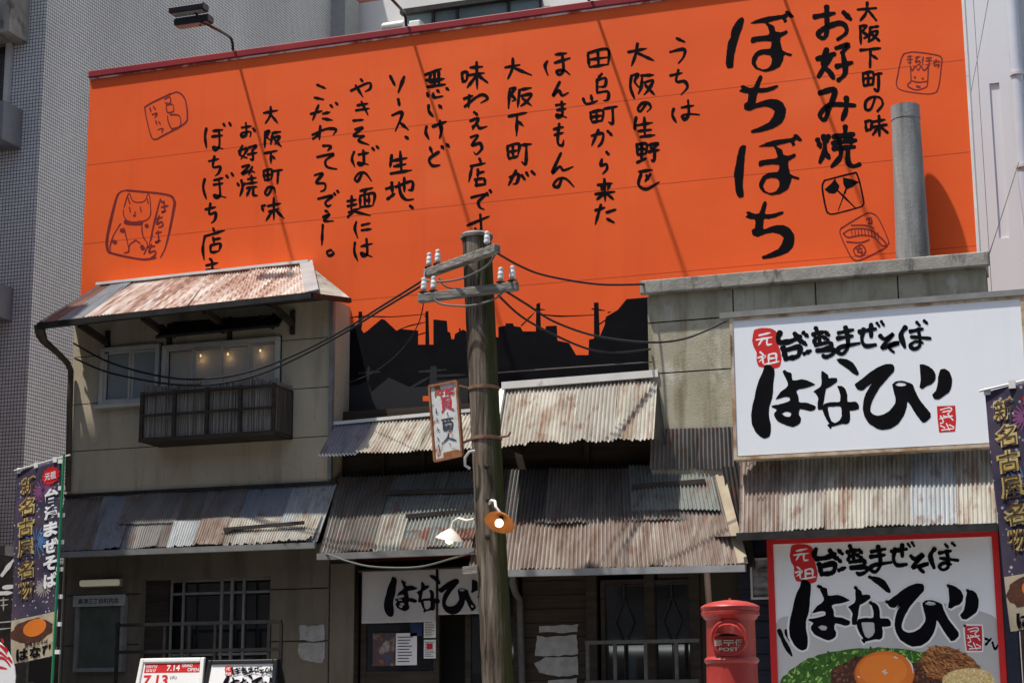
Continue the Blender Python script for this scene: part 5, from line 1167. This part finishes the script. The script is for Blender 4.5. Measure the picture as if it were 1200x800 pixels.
# ================================================================== STREET OBJECTS
# post box
MX, MY = at(857, 760, 14.5).x, 14.5
PB = thing('post_box', 'old round red pillar post box beside the noodle poster', 'post box', (MX, MY, G0))
zc = at(855, 702, MY).z
prof = [(.24, G0), (.24, G0+.12), (.22, G0+.14), (.21, G0+.16), (.208, zc-.52), (.222, zc-.505), (.226, zc-.49), (.214, zc-.475), (.200, zc-.465), (.200, zc-.175), (.205, zc-.165), (.218, zc-.155), (.224, zc-.14), (.238, zc-.13), (.24, zc-.105), (.232, zc-.1), (.24, zc-.085), (.243, zc-.065), (.236, zc-.055), (.2, zc-.038), (.14, zc-.02), (.06, zc-.008), (.012, zc-.006), (.012, zc+.004), (.006, zc+.008)]
g = MB(); g.lathe((MX, MY, 0), prof, 56); g.build('body', POSTRED, PB, smooth=True)
fd = Vector((.12, -1, 0)).normalized(); fr_ = Vector((-fd.y, fd.x, 0)); fr_ = fr_ if fr_.x > 0 else -fr_
fc = Vector((MX, MY, at(854, 748, MY).z))
g = MB(); g.lathe(fc+fd*.118, [(.15, 0), (.15, .088), (.146, .095), (.136, .097), (.134, .092), (.02, .092)], 48, axis=fd); plate = g.build('plate', POSTRED, PB, smooth=True)
def pf(u, v, d=.194): return fc+fr_*u+Vector((0, 0, v))+fd*(d+.019)
out = [(-.118, .018), (-.105, .06), (-.075, .098), (-.03, .116), (.03, .116), (.075, .098), (.105, .06), (.118, .018), (.09, .03), (.05, .043), (0, .048), (-.05, .043), (-.09, .03)]
g = MB(); g.hexa([pf(*q, .19) for q in out], [pf(x, y-.016, .285 if abs(x) < .08 else .24) for x, y in out]); g.build('slot_hood', POSTRED, plate, smooth=True)
g = MB(); g.prism([pf(-.085, .012), pf(.085, .012), pf(.07, .04), (pf(0, .048)), pf(-.07, .04)], fd*.004); g.build('slot', DARKIN, plate)
def lab(s, u0, u1, v0, v1, bold=.02):
    V, F_ = text2d(s, bold); g = MB(); n = len(V)
    g.v = [pf(u0+(u1-u0)*u, v0+(v1-v0)*v, .199) for u, v in V]; g.f = list(F_); return g.build('lettering', GOLDLET, plate)
lab('郵', -.115, -.055, -.066, -.012, .015); lab('便', .052, .112, -.066, -.012, .015)
g = MB()
for z_ in (-.018, -.035): g.prism([pf(-.042, z_-.008, .196), pf(.042, z_-.008, .196), pf(.042, z_, .196), pf(-.042, z_, .196)], fd*.006)
g.prism([pf(-.006, -.064, .196), pf(.006, -.064, .196), pf(.006, -.036, .196), pf(-.006, -.036, .196)], fd*.006); g.build('post_mark', GOLDLET, plate)
lab('POST', -.078, .078, -.106, -.078, .012)

# A-boards
def aboard(name, label, pxl, pxr, pyt, mat_f, Y=16.5):
    a, b = at(pxl, pyt, Y), at(pxr, pyt-1, Y); W_ = b.x-a.x; zt = a.z; B_ = thing(name, label, 'sign', ((a.x+b.x)/2, Y, G0))
    lean = .22; h = zt-G0
    def f(u, v, d=0): return Vector((a.x+W_*u-.06*(1-v)*(1-2*u), Y-lean*(1-v)-d, G0+h*v))
    g = MB(); w_ = .045/W_; wv = .045/h
    for (u0, u1, v0, v1) in ((0, w_, 0, 1), (1-w_, 1, 0, 1), (w_, 1-w_, 1-wv, 1), (w_, 1-w_, .03, .03+wv)):
        g.hexa([f(u0, v0, .03), f(u1, v0, .03), f(u1, v1, .03), f(u0, v1, .03)], [f(u0, v0, -.012), f(u1, v0, -.012), f(u1, v1, -.012), f(u0, v1, -.012)])
    g.build('frame', mat_f, B_, bevel=.01)
    g = MB(); g.hexa([f(w_, .06, .012), f(1-w_, .06, .012), f(1-w_, 1-wv, .012), f(w_, 1-wv, .012)], [f(w_, .06, -.004), f(1-w_, .06, -.004), f(1-w_, 1-wv, -.004), f(w_, 1-wv, -.004)]); g.build('panel', WHITEINK, B_)
    g = MB(); q = [f(0, 1), f(1, 1), f(1, 0)+Vector((0, 2*lean+.15, 0)), f(0, 0)+Vector((0, 2*lean+.15, 0))]; g.prism([p_+Vector((0, .03, 0)) for p_ in q], (0, .03, 0)); g.build('back_panel', BLACKM, B_)
    return B_, f, w_, wv
B_, f, w_, wv = aboard('sandwich_board', 'white framed pavement board announcing a grand opening in red', 166, 241, 771, PORC)
def rowf(u0, u1, y0, y1, d=.0145):
    h = f(0, 1).z-G0; v = lambda py: (at(200, py, 16.45).z-G0)/h
    return lambda s, t_: f(u0+(u1-u0)*s, v(y1)+(v(y0)-v(y1))*t_, d)
g = MB(); r_ = rowf(.09, .95, 776.5, 787.5, .0135); g.poly([r_(0, 0), r_(1, 0), r_(1, 1), r_(0, 1)]); g.build('header_band', RED, B_)
g = MB(); text(g, '7.14', rowf(.43, .63, 778.5, 785.5), .02); text(g, 'GRAND', rowf(.66, .82, 777.3, 781.3), .012); text(g, 'OPEN', rowf(.75, .92, 782.3, 786.3), .012); text(g, '台湾まぜそば', rowf(.11, .28, 778, 782), .01); text(g, 'はなび', rowf(.12, .27, 782.7, 786.5), .02); g.build('lettering', WHITEINK, B_)
g = MB(); text(g, '7.13', rowf(.1, .47, 790, 803), .03); g.build('lettering', RED, B_)
g = MB(); text(g, '(火)', rowf(.5, .6, 791, 795.5), .01); g.build('lettering', STEEL_G, B_)
B_, f, w_, wv = aboard('sandwich_board', 'black framed pavement board with black brush writing, right of the white one', 245, 326, 773, BLACKM)
hz_ = f(0, 1).z-G0
lx = affine((885, 381), (1090, 381), at(265, 779, 16.47), at(322, 779, 16.47))
def abf(x, y, k=0):
    X_, Z_ = lx(x, y); v = (Z_-G0)/hz_; q = f(.5, v, .0135+.0002*k); q.x = X_; return q
lz = affine((885, 381), (885, 425), at(265, 779, 16.47), at(265, 790, 16.47))
def abf(x, y, k=0):
    X_ = lx(x, y)[0]; Z_ = lz(x, y)[1]; q = f(.5, (Z_-G0)/hz_, .0135+.0002*k); q.x = X_; return q
logo(abf, B_, seal=False)

# nobori banners
def nobori(label, TL, TR, BL, poletop, foot, gold, flip=1, Y=15):
    Bn = thing('nobori_banner', label, 'banner', foot, 'tall cloth banners at the shop front')
    TL, TR, BL = map(Vector, (TL, TR, BL)); BR = BL+(TR-TL)
    nn = (TR-TL).cross(BL-TL).normalized(); nn = nn if nn.y < 0 else -nn
    def fn(u, v, o=0):
        q = (TL*(1-u)+TR*u)*v+(BL*(1-u)+BR*u)*(1-v); return q+nn*(o+.010*math.sin(v*11+u*2.2)*(1-.6*u)+.010*math.sin(v*4.1-u*4))
    c = cloth(fn, 'cloth', FLAGM, Bn, 16, 60)
    def gridp(u0, u1, v0, v1, o, nu=12, nv=12):
        g = MB()
        for i in range(nu):
            for j in range(nv):
                a, b, c_, d = u0+(u1-u0)*i/nu, u0+(u1-u0)*(i+1)/nu, v0+(v1-v0)*j/nv, v0+(v1-v0)*(j+1)/nv
                g.poly([fn(a, c_, o), fn(b, c_, o), fn(b, d, o), fn(a, d, o)])
        return g
    def disc(cx, cz, ru, rv, o, wob=0):
        g = MB(); rr_ = [1+random.uniform(-wob, wob) for _ in range(28)]
        for k in range(28):
            a, b = 2*math.pi*k/28, 2*math.pi*(k+1)/28; ra, rb = rr_[k], rr_[(k+1) % 28]
            for j in range(5):
                t0, t1 = j/5, (j+1)/5; f_ = lambda t_, an, r_: fn(cx+ru*t_*r_*math.cos(an), cz+rv*t_*r_*math.sin(an), o)
                g.poly([f_(t0, a, ra), f_(t1, a, ra), f_(t1, b, rb), f_(t0, b, rb)] if j else [f_(0, a, ra), f_(t1, a, ra), f_(t1, b, rb)])
        return g
    g = MB(); c1 = MB()
    def col_(mb, s, u0, u1, vs, bold, o):
        n = len(s)
        for i, ch in enumerate(s):
            v1 = vs[0]-(vs[0]-vs[1])*i/n; v0 = vs[0]-(vs[0]-vs[1])*(i+.86)/n
            text(mb, ch, lambda a, b: fn(u0+(u1-u0)*a, v0+(v1-v0)*b, o+.003), bold)
    g = MB(); col_(g, '新名古屋名物', .10, .47, (.955, .30), .09, .005); g.build('lettering_outline', GOLD, Bn)
    g = MB(); col_(g, '新名古屋名物', .135, .435, (.95, .305), -.004, .007); g.build('lettering', DARKGOLD, Bn)
    g = MB(); col_(g, '台湾まぜそば', .66, .95, (.86, .34), .05, .005); g.build('lettering', WHITEINK, Bn)
    p = Paint(lambda x, y, k=0: fn(x, y, .004+.0002*k))
    p.shape([(.78+.17*math.cos(a)*(1+.15*(i % 2)), .925+.042*math.sin(a)*(1+.15*(i % 2))) for i, a in enumerate([k*math.pi/12 for k in range(24)])], smooth=False); p.build('badge', RED, Bn)
    g = MB(); text(g, '元祖', lambda a, b: fn(.66+.24*a, .905+.04*b, .008), .02); g.build('badge_lettering', WHITEINK, Bn)
    for (cx, cz, r_, mt) in ((.5, .60, .26, BURST_B), (.62, .86, .22, BURST_P), (.66, .36, .17, BURST_W)):
        p = Paint(lambda x, y, k=0: fn(x, y, .002+.0001*(k % 8)))
        for k in range(18):
            a = k*2*math.pi/18+.1; p.stroke([(cx+math.cos(a)*r_*.2, cz+math.sin(a)*r_*.05), (cx+math.cos(a)*r_*.6, cz+math.sin(a)*r_*.16), (cx+math.cos(a)*r_, cz+math.sin(a)*r_*.27)], .012, 1, .4, 0)
        p.build('firework_print', mt, Bn)
    gridp(.01, .99, .004, .225, .0030).build('bowl_print', FLAGCREAM, Bn)
    disc(.45, .150, .44, .062, .0045, .12).build('meat_print', MEAT, Bn)
    disc(.50, .165, .24, .044, .0060).build('yolk_print', YOLK, Bn)
    g = MB(); col2 = 'はなび'
    for i, ch in enumerate(col2): text(g, ch, lambda a, b, i=i: fn(.12+.28*i+.26*a, .012+.06*b, .0085), .05)
    text(g, '台湾まぜそば', lambda a, b: fn(.3+.5*a, .075+.018*b, .0085), .03); g.build('lettering', INK, Bn)
    g = MB(); g.tube([foot, poletop], .013, 10); g.build('pole', GREEN, Bn, smooth=True)
    g = MB(); d_ = (TL-TR).normalized(); g.tube([TR+d_*-.12+Vector((0, 0, .012)), TL+d_*.03+Vector((0, 0, .012))], .008, 8); g.build('top_rod', PORC, Bn)
    g = MB(); ax = (poletop-foot).normalized()
    for k in range(8):
        q = fn(1, .985-k*.138); w_ = .02; g.box(q.x-.03, q.x+.035, q.y-.014, q.y+.014, q.z-.02, q.z+.02)
    for k in range(3): q = fn(.04+.42*k, .995); g.box(q.x-.022, q.x+.022, q.y-.012, q.y+.012, q.z-.015, q.z+.04)
    g.build('loop', PORC, Bn)
    g = MB(); g.lathe(foot, [(.2, 0), (.2, .06), (.16, .1), (.04, .12), (.03, .25)], 20); g.build('base', DKMETAL, Bn, smooth=True)
    return Bn
FLAGCREAM = nmat('cream print', [(.3, (.30, .24, .16)), (.6, (.45, .38, .28))], (1, 1, 1), 7, .8)
BURST_B = base_mat('blue burst', (.08, .17, .36), .7); BURST_P = base_mat('purple burst', (.19, .06, .16), .7); BURST_W = base_mat('pale burst', (.32, .28, .26), .7)
tl, tr, bl = at(19, 552, 15.15), at(72, 537, 15), at(13, 779, 15.15)
pt2 = at(75, 533, 14.98); pf2 = at(61, 800, 14.98); ft = pf2+(pf2-pt2)*((pf2.z-G0)/(pt2.z-pf2.z))
nobori('dark firework banner with gold and white characters on a green pole at far left', tl, tr, bl, pt2, ft, None)
tl, tr, bl = at(1153, 459, 12.1), at(1226, 442, 12.0), at(1184, 741, 12.1)
pt2 = at(1231, 437, 11.98); pf2 = at(1260, 745, 11.98); d_ = (pf2-pt2)/(pt2.z-pf2.z); ft = pt2+d_*(pt2.z-.31)
nobori('dark firework patterned banner with large gold characters, cut by the right edge', tl, tr, bl, pt2, ft, None)

# red and white cloth at the lower left corner
T = thing('paper_fan', 'round white paper fan with red stripes at the lower left corner', 'fan', at(-10, 800, 14.2))
p = Paint(on(14.2)); c0 = (-32, 792)
g = MB(); ring = [at(c0[0]+50*math.cos(a), c0[1]+52*math.sin(a)*-1, 14.2) for a in [k*math.pi/16 for k in range(-2, 19)]]
g.prism(ring, (0, .012, 0)); g.build('sheet', WHITEINK, T)
p.strokes('-14,752 2,757 8,766;-14,760 0,764 10,772;-10,770 4,771 12,780;-20,746 -4,747;2,748 4,753;6,758 9,763;10,770 14,776;-12,779 8,783', 3); p.build('printing', RED, T)
g = MB(); a = at(-12, 792, 14.21); g.tube([a, Vector((a.x, a.y, G0))], .012, 8); g.build('handle', ALU, T)

# pale blue van parked on the road left of the camera; the dark shop windows mirror it
V = thing('parked_van', 'pale blue van parked on the road, mirrored in the dark shop windows', 'van', (-9.2, 7.6, 0))
BLUEP = base_mat('pale blue car paint', (.42, .58, .66), .25, 0, .5)
sec = [(6.75, .35), (6.72, 1.15), (6.9, 2.15), (7.1, 2.28), (8.2, 2.28), (8.4, 2.15), (8.58, 1.15), (8.55, .35)]
g = MB(); g.prism([(-11.4, y, z) for y, z in sec], (4.3, 0, 0)); g.build('body', BLUEP, V, bevel=.08)
for x0, x1 in ((-11.2, -10.1), (-9.95, -8.75), (-8.6, -7.4)):
    g = MB(); g.prism([(x0, 8.583, 1.2), (x1, 8.583, 1.2), (x1, 8.43, 2.05), (x0, 8.43, 2.05)], (0, .012, 0)); g.build('window', GLASSD, V)
g = MB(); g.box(-7.095, -7.07, 6.95, 8.35, 1.2, 2.0); g.build('windscreen', GLASSD, V)
for x in (-10.5, -8.0):
    for y in (6.78, 8.42):
        g = MB(); g.lathe((x, y, .33), [(.2, -.1), (.32, -.1), (.33, -.05), (.33, .05), (.32, .1), (.2, .1)], 24, axis=(0, 1, 0)); wh = g.build('wheel', RUBBER, V, smooth=True)
        g = MB(); g.lathe((x, y, .33), [(.19, -.104), (.19, .104)], 20, axis=(0, 1, 0)); g.build('rim', ALU, wh)
for y in (7.0, 8.3): g = MB(); g.box(-7.1, -7.075, y-.14, y+.14, .75, .92); g.build('headlight', PORC, V)
